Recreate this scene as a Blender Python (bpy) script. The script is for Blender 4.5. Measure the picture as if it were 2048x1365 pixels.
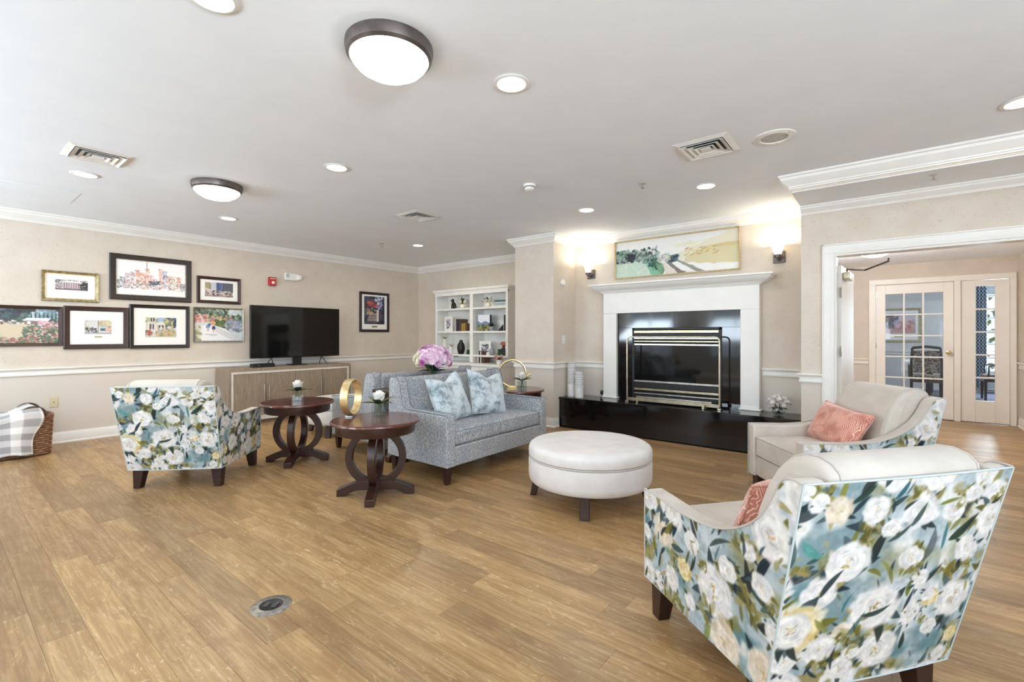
import bpy, math, random
import numpy as np
from math import pi, sin, cos, sqrt, radians as R
from mathutils import Vector, Matrix

for o in list(bpy.data.objects):
    bpy.data.objects.remove(o)
SC = bpy.context.scene
COL = SC.collection
rnd = random.Random(7)

# ------------------------------------------------------------------ camera
FPX, HORIZON, CAM_H = 936.0, 672.0, 1.25
TH = math.atan2(746.0, FPX)
cam_d = bpy.data.cameras.new('camera')
cam = bpy.data.objects.new('camera', cam_d)
COL.objects.link(cam)
cam.location = (0, 0, CAM_H)
cam.rotation_euler = (pi / 2, 0, TH - pi / 2)
cam_d.sensor_width = 36
cam_d.lens = FPX / 2048 * 36
cam_d.shift_y = -(682.5 - HORIZON) / 2048
cam_d.clip_start = 0.05
SC.camera = cam

# ------------------------------------------------------------------ world, exposure
w = bpy.data.worlds.new('world')
SC.world = w
w.use_nodes = True
w.node_tree.nodes['Background'].inputs[0].default_value = (0.75, 0.87, 1.0, 1)
w.node_tree.nodes['Background'].inputs[1].default_value = 1.6
SC.view_settings.view_transform = 'Standard'
SC.view_settings.look = 'None'
SC.view_settings.gamma = 1
SC.view_settings.use_curve_mapping = False
SC.view_settings.exposure = EXPOSURE = 0.38
SC.cycles.max_bounces = 14
SC.cycles.diffuse_bounces = 11
SC.cycles.transparent_max_bounces = 12
SC.cycles.caustics_reflective = False
SC.cycles.caustics_refractive = False
SC.cycles.sample_clamp_indirect = 6

def area_light(name, loc, rot, sx, sy, energy, col=(1, 1, 1), shape='RECTANGLE', spread=pi):
    d = bpy.data.lights.new(name, 'AREA')
    d.shape = shape
    d.size = sx
    if shape in ('RECTANGLE', 'ELLIPSE'):
        d.size_y = sy
    d.energy = energy
    d.color = col
    d.spread = spread
    o = bpy.data.objects.new(name, d)
    COL.objects.link(o)
    o.location = loc
    o.rotation_euler = rot
    return o

DAY = (0.74, 0.87, 1.0)
E_DAY, E_DOWN, E_DOME, E_SCONCE = 112, 4.3, 5.2, 5.0
TILT = R(68)      # window lamps aimed steeply upwards, a tilt added to brighten the ceiling
# daylight that enters through the room's windows (rear wall and side wall, behind the camera)
for yy, k_ in ((-2.2, .15), (0.6, .4), (3.4, 1.0), (6.0, 1.5)):  # last entry is an extra lamp, added to brighten the far ceiling
    area_light('daylight_rear_window', (-2.93, yy, 1.45), (0, -pi / 2 - TILT, 0), 1.7, 1.5, E_DAY * k_, DAY)
for xx, k_ in ((-1.0, 3.2), (2.0, .25)):
    area_light('daylight_side_window', (xx, -3.43, 1.45), (pi / 2 + TILT, 0, 0), 1.5, 1.7, E_DAY * k_, DAY)
area_light('daylight_dining_window', (14.80, -2.35, 1.3), (0, pi / 2, 0), 1.8, 1.4, 170, DAY)

# ------------------------------------------------------------------ helpers
def L(r, g, b):
    f = lambda c: (c / 255 / 12.92) if c / 255 <= 0.04045 else ((c / 255 + 0.055) / 1.055) ** 2.4
    return (f(r), f(g), f(b), 1.0)

def nmat(name):
    m = bpy.data.materials.new(name)
    m.use_nodes = True
    nt = m.node_tree
    b = nt.nodes['Principled BSDF']
    return m, nt, b

def mat(name, col, rough=0.5, metal=0.0, spec=0.5, coat=0.0, emit=None, es=0.0, sheen=0.0):
    m, nt, b = nmat(name)
    b.inputs['Base Color'].default_value = col
    b.inputs['Roughness'].default_value = rough
    b.inputs['Metallic'].default_value = metal
    b.inputs['Specular IOR Level'].default_value = spec
    b.inputs['Coat Weight'].default_value = coat
    b.inputs['Coat Roughness'].default_value = 0.06
    b.inputs['Sheen Weight'].default_value = sheen
    if emit:
        b.inputs['Emission Color'].default_value = emit
        b.inputs['Emission Strength'].default_value = es
    return m

def nd(nt, typ, **kw):
    n = nt.nodes.new(typ)
    for k, v in kw.items():
        if hasattr(n, k):
            setattr(n, k, v)
        else:
            n.inputs[k.replace('_', ' ')].default_value = v
    return n

def ramp(nt, fac, stops):
    n = nt.nodes.new('ShaderNodeValToRGB')
    while len(n.color_ramp.elements) < len(stops):
        n.color_ramp.elements.new(0.5)
    for e, (p, c) in zip(n.color_ramp.elements, stops):
        e.position = p
        e.color = c
    nt.links.new(fac, n.inputs[0])
    return n.outputs[0]

def coords(nt, kind='Object', scale=(1, 1, 1), rot=(0, 0, 0)):
    tc = nt.nodes.new('ShaderNodeTexCoord')
    mp = nt.nodes.new('ShaderNodeMapping')
    mp.inputs['Scale'].default_value = scale
    mp.inputs['Rotation'].default_value = rot
    nt.links.new(tc.outputs[kind], mp.inputs[0])
    return mp.outputs[0]

def noise(nt, vec, scale, detail=4, rough=0.55, dist=0.0):
    n = nt.nodes.new('ShaderNodeTexNoise')
    n.inputs['Scale'].default_value = scale
    n.inputs['Detail'].default_value = detail
    n.inputs['Roughness'].default_value = rough
    n.inputs['Distortion'].default_value = dist
    nt.links.new(vec, n.inputs['Vector'])
    return n.outputs['Fac']

def bump(nt, b, h, strength=0.2, dist=0.002):
    n = nt.nodes.new('ShaderNodeBump')
    n.inputs['Strength'].default_value = strength
    n.inputs['Distance'].default_value = dist
    nt.links.new(h, n.inputs['Height'])
    nt.links.new(n.outputs[0], b.inputs['Normal'])

def mixc(nt, fac, a, c, mode='MIX'):
    n = nt.nodes.new('ShaderNodeMix')
    n.data_type = 'RGBA'
    n.blend_type = mode
    if isinstance(fac, (int, float)):
        n.inputs[0].default_value = fac
    else:
        nt.links.new(fac, n.inputs[0])
    for i, v in ((6, a), (7, c)):
        if isinstance(v, tuple):
            n.inputs[i].default_value = v
        else:
            nt.links.new(v, n.inputs[i])
    return n.outputs[2]

def noisy(name, c1, c2, scale, rough=0.6, stretch=(1, 1, 1), bmp=0.0, bdist=0.002, metal=0, lo=0.35, hi=0.65, detail=4, coat=0.0, sheen=0.0, spec=0.5, dist=0.0):
    m, nt, b = nmat(name)
    v = coords(nt, 'Object', stretch)
    f = noise(nt, v, scale, detail, dist=dist)
    nt.links.new(ramp(nt, f, [(lo, c1), (hi, c2)]), b.inputs['Base Color'])
    b.inputs['Roughness'].default_value = rough
    b.inputs['Metallic'].default_value = metal
    b.inputs['Coat Weight'].default_value = coat
    b.inputs['Coat Roughness'].default_value = 0.08
    b.inputs['Sheen Weight'].default_value = sheen
    b.inputs['Specular IOR Level'].default_value = spec
    if bmp:
        bump(nt, b, f, bmp, bdist)
    return m

def col_attr_mat(name, rough=0.6, coat=0.0, bmp=0.0, spec=0.5):
    m, nt, b = nmat(name)
    a = nt.nodes.new('ShaderNodeAttribute')
    a.attribute_name = 'Col'
    nt.links.new(a.outputs['Color'], b.inputs['Base Color'])
    b.inputs['Roughness'].default_value = rough
    b.inputs['Coat Weight'].default_value = coat
    b.inputs['Coat Roughness'].default_value = 0.03
    b.inputs['Specular IOR Level'].default_value = spec
    if bmp:
        bump(nt, b, noise(nt, coords(nt), 420, 2), bmp, 0.001)
    return m

def glass_mat(name, tint=(0.96, 0.98, 0.98, 1), ior=1.45, boost=0.0):
    m = bpy.data.materials.new(name)
    m.use_nodes = True
    nt = m.node_tree
    nt.nodes.clear()
    out = nt.nodes.new('ShaderNodeOutputMaterial')
    tr = nt.nodes.new('ShaderNodeBsdfTransparent')
    tr.inputs[0].default_value = tint
    gl = nt.nodes.new('ShaderNodeBsdfGlossy')
    gl.inputs['Roughness'].default_value = 0.02
    lw = nt.nodes.new('ShaderNodeLayerWeight')
    lw.inputs[0].default_value = .5
    pw = nt.nodes.new('ShaderNodeMath')
    pw.operation = 'POWER'
    pw.inputs[1].default_value = 4.0
    nt.links.new(lw.outputs['Facing'], pw.inputs[0])
    ad = nt.nodes.new('ShaderNodeMath')
    ad.operation = 'MULTIPLY_ADD'
    ad.inputs[1].default_value = .6
    ad.inputs[2].default_value = .03 + boost
    nt.links.new(pw.outputs[0], ad.inputs[0])
    mx = nt.nodes.new('ShaderNodeMixShader')
    nt.links.new(ad.outputs[0], mx.inputs[0])
    nt.links.new(tr.outputs[0], mx.inputs[1])
    nt.links.new(gl.outputs[0], mx.inputs[2])
    nt.links.new(mx.outputs[0], out.inputs[0])
    return m

class G:
    """collects geometry; build() links it as ONE mesh object"""
    def __init__(s):
        s.v, s.f = [], []
    def add(s, v, f, M=None):
        o = len(s.v)
        if M is not None:
            v = [tuple(M @ Vector(p)) for p in v]
        s.v += [tuple(p) for p in v]
        s.f += [tuple(i + o for i in q) for q in f]
        return s
    def box(s, x0, y0, z0, x1, y1, z1, M=None):
        v = [(x, y, z) for z in (z0, z1) for y in (y0, y1) for x in (x0, x1)]
        return s.add(v, [(0, 2, 3, 1), (4, 5, 7, 6), (0, 1, 5, 4), (2, 6, 7, 3), (0, 4, 6, 2), (1, 3, 7, 5)], M)
    def taper(s, cx, cy, z0, z1, b, t, M=None, tx=0, ty=0):
        """square leg: half-size b at z0 and t at z1; the foot shifted by tx, ty"""
        v = [(cx + tx + i * b, cy + ty + j * b, z0) for j in (-1, 1) for i in (-1, 1)] + [(cx + i * t, cy + j * t, z1) for j in (-1, 1) for i in (-1, 1)]
        return s.add(v, [(0, 2, 3, 1), (4, 5, 7, 6), (0, 1, 5, 4), (2, 6, 7, 3), (0, 4, 6, 2), (1, 3, 7, 5)], M)
    def prism(s, poly, a, b, axis='x', M=None):
        """polygon in the plane perpendicular to axis, extruded from a to b"""
        def P(p, h):
            return {'x': (h, p[0], p[1]), 'y': (p[0], h, p[1]), 'z': (p[0], p[1], h)}[axis]
        n = len(poly)
        v = [P(p, a) for p in poly] + [P(p, b) for p in poly]
        f = [tuple(range(n - 1, -1, -1)), tuple(range(n, 2 * n))] + [(i, (i + 1) % n, n + (i + 1) % n, n + i) for i in range(n)]
        return s.add(v, f, M)
    def lathe(s, prof, n=24, c=(0, 0, 0), M=None, caps=True):
        v, f = [], []
        for r, z in prof:
            for k in range(n):
                a = 2 * pi * k / n
                v.append((c[0] + r * cos(a), c[1] + r * sin(a), c[2] + z))
        m = len(prof)
        for i in range(m - 1):
            for k in range(n):
                k2 = (k + 1) % n
                f.append((i * n + k, i * n + k2, (i + 1) * n + k2, (i + 1) * n + k))
        if caps:
            f.append(tuple(range(n - 1, -1, -1)))
            f.append(tuple((m - 1) * n + k for k in range(n)))
        return s.add(v, f, M)
    def tube(s, path, r, n=8, closed=False, M=None, ry=None):
        P = [Vector(p) for p in path]
        m = len(P)
        v, f = [], []
        up = Vector((0, 0, 1))
        prev = None
        for i, p in enumerate(P):
            if closed:
                t = (P[(i + 1) % m] - P[i - 1]).normalized()
            else:
                t = (P[min(i + 1, m - 1)] - P[max(i - 1, 0)]).normalized()
            if prev is None:
                a = up if abs(t.z) < 0.9 else Vector((1, 0, 0))
                u = t.cross(a).normalized()
            else:
                u = (prev - t * prev.dot(t)).normalized()
            prev = u
            w_ = t.cross(u)
            rr = r[i] if isinstance(r, (list, tuple)) else r
            for k in range(n):
                a = 2 * pi * k / n
                v.append(p + u * rr * cos(a) + w_ * (ry or rr) * sin(a))
        for i in range(m if closed else m - 1):
            i2 = (i + 1) % m
            for k in range(n):
                k2 = (k + 1) % n
                f.append((i * n + k, i * n + k2, i2 * n + k2, i2 * n + k))
        if not closed:
            f.append(tuple(range(n - 1, -1, -1)))
            f.append(tuple((m - 1) * n + k for k in range(n)))
        return s.add(v, f, M)
    def ring(s, c, ro, ri, hw, n=40, plane='xz', rz=0.0, sx=1.0, M=None):
        """flat-band ring (rectangular section) standing in a vertical plane turned by rz"""
        v, f = [], []
        for k in range(n):
            a = 2 * pi * k / n
            for rr, d in ((ro, -hw), (ro, hw), (ri, hw), (ri, -hw)):
                x, z, y = rr * sx * cos(a), rr * sin(a), d
                v.append((c[0] + x * cos(rz) - y * sin(rz), c[1] + x * sin(rz) + y * cos(rz), c[2] + z))
        for k in range(n):
            k2 = (k + 1) % n
            for j in range(4):
                j2 = (j + 1) % 4
                f.append((k * 4 + j, k2 * 4 + j, k2 * 4 + j2, k * 4 + j2))
        return s.add(v, f, M)
    def sphere(s, c, rx, ry=None, rz=None, n=12, m=8, M=None):
        ry = ry or rx
        rz = rz or rx
        v = [(c[0], c[1], c[2] - rz)]
        for i in range(1, m):
            t = -pi / 2 + pi * i / m
            for k in range(n):
                a = 2 * pi * k / n
                v.append((c[0] + rx * cos(t) * cos(a), c[1] + ry * cos(t) * sin(a), c[2] + rz * sin(t)))
        v.append((c[0], c[1], c[2] + rz))
        f = [(0, 1 + (k + 1) % n, 1 + k) for k in range(n)]
        for i in range(m - 2):
            for k in range(n):
                k2 = (k + 1) % n
                f.append((1 + i * n + k, 1 + i * n + k2, 1 + (i + 1) * n + k2, 1 + (i + 1) * n + k))
        e = len(v) - 1
        b0 = 1 + (m - 2) * n
        f += [(e, b0 + k, b0 + (k + 1) % n) for k in range(n)]
        return s.add(v, f, M)
    def rbox(s, c, h, r, puff=0.0, n=6, M=None):
        """soft box: half sizes h, rounding r, top and bottom swollen by puff"""
        def cs(H):
            a = [-H, -H + .12 * r, -H + .35 * r, -H + .65 * r, -H + r]
            inner = [(-H + r) + 2 * (H - r) * k / n for k in range(1, n)]
            return a + inner + [-q for q in reversed(a)]
        X, Y, Z = cs(h[0]), cs(h[1]), cs(h[2])
        idx, v, f = {}, [], []
        def vert(p):
            key = tuple(round(q, 6) for q in p)
            if key not in idx:
                q = [max(-(H - r), min(H - r, a)) for a, H in zip(p, h)]
                d = Vector([a - b for a, b in zip(p, q)])
                if d.length > 1e-9:
                    d = d.normalized() * r
                P = [q[i] + d[i] for i in range(3)]
                k = max(0, 1 - (P[0] / h[0]) ** 2) * max(0, 1 - (P[1] / h[1]) ** 2)
                P[2] += puff * sqrt(k) * (P[2] / h[2])
                idx[key] = len(v)
                v.append((P[0] + c[0], P[1] + c[1], P[2] + c[2]))
            return idx[key]
        def face(A, B, fn, flip):
            for i in range(len(A) - 1):
                for j in range(len(B) - 1):
                    q = [vert(fn(A[i], B[j])), vert(fn(A[i + 1], B[j])), vert(fn(A[i + 1], B[j + 1])), vert(fn(A[i], B[j + 1]))]
                    f.append(tuple(reversed(q)) if flip else tuple(q))
        for sg in (-1, 1):
            face(X, Y, lambda a, b: (a, b, sg * h[2]), sg < 0)
            face(Y, Z, lambda a, b: (sg * h[0], a, b), sg < 0)
            face(X, Z, lambda a, b: (a, sg * h[1], b), sg > 0)
        return s.add(v, f, M)
    def build(s, name, m, parent=None, smooth=True, bevel=0.0, seg=2, angle=35, recalc=False):
        me = bpy.data.meshes.new(name)
        me.from_pydata(s.v, [], s.f)
        me.materials.append(m)
        if recalc:
            import bmesh
            bm = bmesh.new()
            bm.from_mesh(me)
            bmesh.ops.recalc_face_normals(bm, faces=bm.faces)
            bm.to_mesh(me)
            bm.free()
        if smooth:
            me.polygons.foreach_set('use_smooth', [True] * len(me.polygons))
            me.set_sharp_from_angle(angle=R(angle))
        me.update()
        o = bpy.data.objects.new(name, me)
        COL.objects.link(o)
        if parent is not None:
            o.parent = parent
        if bevel:
            b = o.modifiers.new('bevel', 'BEVEL')
            b.width = bevel
            b.segments = seg
            b.limit_method = 'ANGLE'
            b.angle_limit = R(40)
        return o

LABELS = {}
def tag(o, label, cat, group=None, kind=None):
    o['label'] = label
    if cat:
        o['category'] = cat
    if group:
        o['group'] = group
    if kind:
        o['kind'] = kind
    return o

def thing(name, label, cat, loc=(0, 0, 0), rz=0.0, group=None, kind=None):
    o = bpy.data.objects.new(name, None)
    o.empty_display_size = 0.1
    COL.objects.link(o)
    o.location = loc
    o.rotation_euler = (0, 0, rz)
    return tag(o, label, cat, group, kind)

def struct(name, g, m, label, cat, parent=None, bevel=0, **kw):
    o = g.build(name, m, parent, bevel=bevel, **kw)
    if parent is None:
        tag(o, label, cat, kind='structure')
    return o

def copy_tree(o, parent=None):
    c = o.copy()
    COL.objects.link(c)
    c.parent = parent
    for ch in list(o.children):
        copy_tree(ch, c)
    return c

def grid_mesh(name, P, colors, m, parent=None, closed=False, smooth=True, flip=False):
    """P: array (nv, nu, 3); colors (nv, nu, 3) in sRGB 0..1 or None"""
    nv, nu = P.shape[:2]
    i = np.arange((nv - 1) * (nu - 1))
    r, c = i // (nu - 1), i % (nu - 1)
    a = r * nu + c
    q = np.stack([a, a + 1, a + nu + 1, a + nu], 1)
    if flip:
        q = q[:, ::-1]
    me = bpy.data.meshes.new(name)
    me.vertices.add(nv * nu)
    me.vertices.foreach_set('co', P.reshape(-1).astype(np.float32))
    nq = len(q)
    me.loops.add(nq * 4)
    me.loops.foreach_set('vertex_index', q.reshape(-1).astype(np.int32))
    me.polygons.add(nq)
    me.polygons.foreach_set('loop_start', np.arange(0, nq * 4, 4, dtype=np.int32))
    me.polygons.foreach_set('use_smooth', np.full(nq, smooth))
    if colors is not None:
        cl = np.clip(colors, 0, 1)
        lin = np.where(cl <= 0.04045, cl / 12.92, ((cl + 0.055) / 1.055) ** 2.4)
        at = me.attributes.new('Col', 'FLOAT_COLOR', 'POINT')
        rgba = np.concatenate([lin.reshape(-1, 3), np.ones((nv * nu, 1))], 1)
        at.data.foreach_set('color', rgba.reshape(-1).astype(np.float32))
    me.materials.append(m)
    me.update(calc_edges=True)
    me.validate()
    o = bpy.data.objects.new(name, me)
    COL.objects.link(o)
    if parent is not None:
        o.parent = parent
    return o

def sweep(g, prof, path, closed=False):
    """prof: (out, z) section, out measured to the left of the path; mitred corners"""
    n = len(path)
    rings = []
    for i in range(n):
        p = Vector(path[i])
        d1 = (p - Vector(path[i - 1])).normalized() if (closed or i > 0) else None
        d2 = (Vector(path[(i + 1) % n]) - p).normalized() if (closed or i < n - 1) else None
        d1 = d1 or d2
        d2 = d2 or d1
        n1, n2 = Vector((-d1.y, d1.x)), Vector((-d2.y, d2.x))
        mtr = (n1 + n2) / (1 + n1.dot(n2))
        rings.append([(p.x + mtr.x * o, p.y + mtr.y * o, z) for o, z in prof])
    m = len(prof)
    v = [q for rg in rings for q in rg]
    f = []
    for i in range(n if closed else n - 1):
        i2 = (i + 1) % n
        for k in range(m):
            k2 = (k + 1) % m
            f.append((i * m + k, i2 * m + k, i2 * m + k2, i * m + k2))
    if not closed:
        f.append(tuple(range(m)))
        f.append(tuple((n - 1) * m + k for k in reversed(range(m))))
    return g.add(v, f)

# ------------------------------------------------------------------ little painter for printed surfaces
class Canvas:
    """numpy canvas; x runs 0..asp, y runs 0..1 upwards; colours 0..255 sRGB"""
    def __init__(s, asp, rows, col, seed=1):
        s.h = rows
        s.w = int(round(asp * rows))
        s.asp = asp
        s.rg = np.random.RandomState(seed)
        s.a = np.ones((s.h, s.w, 3)) * np.array(col[:3]) / 255.0
        s.Y, s.X = np.mgrid[0:s.h, 0:s.w]
        s.Y = (s.Y + .5) / s.h
        s.X = (s.X + .5) / s.h
    def win(s, x0, x1, y0, y1):
        c = lambda q, n: int(max(0, min(n, math.floor(q * s.h))))
        return slice(c(y0, s.h), c(y1, s.h) + 1), slice(c(x0, s.w), c(x1, s.w) + 1)
    def put(s, sl, mask, col):
        if mask.size == 0:
            return
        col = np.array(col) / 255.0
        s.a[sl] = s.a[sl] * (1 - mask[..., None]) + col * mask[..., None]
    def ell(s, x, y, rx, ry=None, ang=0, col=(0, 0, 0), al=1.0, soft=0.15):
        ry = ry or rx
        m = max(rx, ry) * 1.2
        sl = s.win(x - m, x + m, y - m, y + m)
        dx, dy = s.X[sl] - x, s.Y[sl] - y
        u = (dx * cos(ang) + dy * sin(ang)) / rx
        v = (-dx * sin(ang) + dy * cos(ang)) / ry
        d = np.sqrt(u * u + v * v)
        s.put(sl, np.clip((1 - d) / soft + .5, 0, 1) * al, col)
    def leaf(s, x, y, ang, ln, wd, bend=0.0, col=(0, 0, 0), al=1.0):
        m = ln * 1.2
        sl = s.win(x - m, x + m, y - m, y + m)
        dx, dy = s.X[sl] - x, s.Y[sl] - y
        u = (dx * cos(ang) + dy * sin(ang)) / ln
        v = -dx * sin(ang) + dy * cos(ang) - bend * ln * u * (1 - u) * 2
        uu = np.clip(u, 0, 1)
        prof = wd * np.sin(pi * uu ** .75) ** .8 + 1e-6
        mk = np.clip((prof - np.abs(v)) * s.h / 1.3, 0, 1) * ((u > 0) & (u < 1))
        s.put(sl, mk * al, col)
    def rect(s, x0, y0, x1, y1, col, al=1.0):
        sl = s.win(x0, x1, y0, y1)
        s.put(sl, np.full(s.a[sl].shape[:2], al), col)
    def poly(s, pts, col, al=1.0, wob=0.0, seed=0):
        X, Y = s.X, s.Y
        if wob:
            X = X + (s.fbm(10, seed) - .5) * wob
            Y = Y + (s.fbm(10, seed + 5) - .5) * wob
        ins = np.zeros(X.shape, bool)
        n = len(pts)
        for i in range(n):
            (xa, ya), (xb, yb) = pts[i], pts[(i + 1) % n]
            if ya == yb:
                continue
            c = ((Y < ya) != (Y < yb)) & (X < (xb - xa) * (Y - ya) / (yb - ya) + xa)
            ins ^= c
        s.put((slice(None), slice(None)), ins * al, col)
    def line(s, x0, y0, x1, y1, wd, col, al=1.0):
        ln = math.hypot(x1 - x0, y1 - y0)
        a = math.atan2(y1 - y0, x1 - x0)
        s.poly([(x0 - sin(a) * wd, y0 + cos(a) * wd), (x1 - sin(a) * wd, y1 + cos(a) * wd), (x1 + sin(a) * wd, y1 - cos(a) * wd), (x0 + sin(a) * wd, y0 - cos(a) * wd)], col, al)
    def fbm(s, scale, seed, octv=3):
        rg = np.random.RandomState(seed)
        out = np.zeros((s.h, s.w))
        amp, tot = 1.0, 0
        for o in range(octv):
            f = scale * 2 ** o
            gh, gw = int(f) + 3, int(f * s.asp) + 3
            g = rg.rand(gh, gw)
            y, x = s.Y * f, s.X * f
            iy, ix = y.astype(int), x.astype(int)
            fy, fx = y - iy, x - ix
            fy, fx = fy * fy * (3 - 2 * fy), fx * fx * (3 - 2 * fx)
            ix = np.minimum(ix, gw - 2)
            iy = np.minimum(iy, gh - 2)
            out += amp * (g[iy, ix] * (1 - fy) * (1 - fx) + g[iy, ix + 1] * (1 - fy) * fx + g[iy + 1, ix] * fy * (1 - fx) + g[iy + 1, ix + 1] * fy * fx)
            tot += amp
            amp *= .5
        return out / tot
    def blend(s, mask, col):
        s.put((slice(None), slice(None)), np.clip(mask, 0, 1), col)
    def dabs(s, n, x0, x1, y0, y1, r, cols, ang=None, al=.9, asp=1.6):
        for _ in range(n):
            q = r * s.rg.uniform(.5, 1.3)
            c = cols[s.rg.randint(len(cols))]
            j = s.rg.uniform(-12, 12, 3)
            s.ell(s.rg.uniform(x0, x1), s.rg.uniform(y0, y1), q * asp, q, s.rg.uniform(0, pi) if ang is None else ang + s.rg.uniform(-.3, .3), np.clip(np.array(c) + j, 0, 255), al, .4)
    def sample(s, U, V):
        """U, V arrays in canvas units"""
        x = np.clip(U * s.h - .5, 0, s.w - 1.001)
        y = np.clip(V * s.h - .5, 0, s.h - 1.001)
        ix, iy = x.astype(int), y.astype(int)
        fx, fy = (x - ix)[..., None], (y - iy)[..., None]
        a = s.a
        return a[iy, ix] * (1 - fx) * (1 - fy) + a[iy, ix + 1] * fx * (1 - fy) + a[iy + 1, ix] * (1 - fx) * fy + a[iy + 1, ix + 1] * fx * fy

def print_panel(name, cv, x0, z0, x1, z1, y, m, parent):
    """flat print facing local -y"""
    nu, nv = cv.w, cv.h
    U, V = np.meshgrid(np.linspace(0, 1, nu), np.linspace(0, 1, nv))
    P = np.stack([x0 + (x1 - x0) * U, np.full_like(U, y), z0 + (z1 - z0) * V], -1)
    return grid_mesh(name, P, cv.a, m, parent, smooth=False)
# ------------------------------------------------------------------ materials
M = {}
def wall_material():
    m, nt, b = nmat('wallpaper_over_plain_paint')
    geo = nt.nodes.new('ShaderNodeNewGeometry')
    v = coords(nt, 'Object', (1, 1, 1))
    f1 = noise(nt, v, 26, 3, .6, 1.6)
    f2 = noise(nt, v, 4, 2)
    base = ramp(nt, f2, [(.3, L(207, 196, 181)), (.7, L(213, 203, 190))])
    n2 = noise(nt, coords(nt, 'Object', (1, 1, 2.4)), 24, 2, .5, 3.5)
    fleck = ramp(nt, n2, [(.625, (0, 0, 0, 1)), (.67, (1, 1, 1, 1))])
    gate = ramp(nt, noise(nt, v, 9, 1), [(.44, (0, 0, 0, 1)), (.52, (1, 1, 1, 1))])
    mul = mixc(nt, 1.0, fleck, gate, 'MULTIPLY')
    wp = mixc(nt, mul, base, L(186, 168, 148))
    sep = nt.nodes.new('ShaderNodeSeparateXYZ')
    nt.links.new(geo.outputs['Position'], sep.inputs[0])
    gt = nt.nodes.new('ShaderNodeMath')
    gt.operation = 'GREATER_THAN'
    gt.inputs[1].default_value = 0.85
    nt.links.new(sep.outputs[2], gt.inputs[0])
    nt.links.new(mixc(nt, gt.outputs[0], L(212, 204, 193), wp), b.inputs['Base Color'])
    b.inputs['Roughness'].default_value = .75
    bump(nt, b, f1, .12, .002)
    return m

def plank_material():
    m, nt, b = nmat('oak_plank')
    oi = nt.nodes.new('ShaderNodeObjectInfo')
    tc = nt.nodes.new('ShaderNodeTexCoord')
    geo = nt.nodes.new('ShaderNodeNewGeometry')
    ad = nt.nodes.new('ShaderNodeVectorMath')
    ad.operation = 'MULTIPLY_ADD'
    ad.inputs[1].default_value = (1, 1, 1)
    cmb = nt.nodes.new('ShaderNodeCombineXYZ')
    ml = nt.nodes.new('ShaderNodeMath')
    ml.operation = 'MULTIPLY'
    ml.inputs[1].default_value = 37.0
    nt.links.new(oi.outputs['Random'], ml.inputs[0])
    nt.links.new(ml.outputs[0], cmb.inputs[0])
    nt.links.new(ml.outputs[0], cmb.inputs[2])
    nt.links.new(geo.outputs['Position'], ad.inputs[0])
    nt.links.new(cmb.outputs[0], ad.inputs[2])
    def mapped(sx, sy):
        mp = nt.nodes.new('ShaderNodeMapping')
        mp.inputs['Scale'].default_value = (sx, sy, 1)
        nt.links.new(ad.outputs[0], mp.inputs[0])
        return mp.outputs[0]
    broad = noise(nt, mapped(9, 1.3), 1.0, 3, .5, 1.2)
    fine = noise(nt, mapped(75, 3.0), 1.0, 4, .6, .6)
    cath = noise(nt, mapped(26, 7), 1.2, 5, .7, 2.2)
    blot = noise(nt, mapped(7, 2.4), 1.0, 4, .6, 1.5)
    c0 = ramp(nt, broad, [(.25, L(150, 115, 73)), (.5, L(176, 142, 96)), (.75, L(192, 160, 115))])
    c1 = mixc(nt, ramp(nt, fine, [(.42, (.55, .55, .55, 1)), (.6, (0, 0, 0, 1))]), c0, L(134, 100, 61))
    c2 = mixc(nt, ramp(nt, cath, [(.57, (0, 0, 0, 1)), (.66, (.6, .6, .6, 1))]), c1, L(208, 184, 144))
    c2 = mixc(nt, ramp(nt, blot, [(.5, (0, 0, 0, 1)), (.64, (.45, .45, .45, 1))]), c2, L(140, 102, 62))
    hv = nt.nodes.new('ShaderNodeHueSaturation')
    mr = nt.nodes.new('ShaderNodeMapRange')
    mr.inputs['To Min'].default_value = .72
    mr.inputs['To Max'].default_value = 1.11
    nt.links.new(oi.outputs['Random'], mr.inputs[0])
    nt.links.new(mr.outputs[0], hv.inputs['Value'])
    nt.links.new(c2, hv.inputs['Color'])
    nt.links.new(hv.outputs[0], b.inputs['Base Color'])
    b.inputs['Roughness'].default_value = .36
    bump(nt, b, fine, .04, .001)
    return m

def wood(name, c1, c2, rough=.35, stretch=(2, 2, 14), scale=3.0, coat=0.0):
    m, nt, b = nmat(name)
    f = noise(nt, coords(nt, 'Object', stretch), scale, 5, .6, .8)
    nt.links.new(ramp(nt, f, [(.3, c1), (.7, c2)]), b.inputs['Base Color'])
    b.inputs['Roughness'].default_value = rough
    b.inputs['Coat Weight'].default_value = coat
    b.inputs['Coat Roughness'].default_value = .12
    return m

def tweed_material():
    m, nt, b = nmat('grey_blue_tweed')
    v = coords(nt, 'Object', (1, 1, 1))
    a = noise(nt, coords(nt, 'Object', (170, 170, 62)), 1.0, 2, .65)
    c = noise(nt, coords(nt, 'Object', (62, 62, 170)), 1.0, 2, .65)
    d = noise(nt, v, 7, 4)
    c1 = ramp(nt, a, [(.34, L(66, 72, 82)), (.5, L(156, 158, 160)), (.64, L(222, 221, 218))])
    c2 = ramp(nt, c, [(.34, L(72, 80, 92)), (.5, L(158, 160, 163)), (.64, L(216, 215, 212))])
    mx = mixc(nt, .5, c1, c2)
    blue = mixc(nt, ramp(nt, d, [(.42, (0, 0, 0, 1)), (.66, (.3, .3, .3, 1))]), mx, L(122, 134, 152))
    nt.links.new(blue, b.inputs['Base Color'])
    b.inputs['Roughness'].default_value = .9
    b.inputs['Specular IOR Level'].default_value = .2
    bump(nt, b, a, .3, .0015)
    return m

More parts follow.
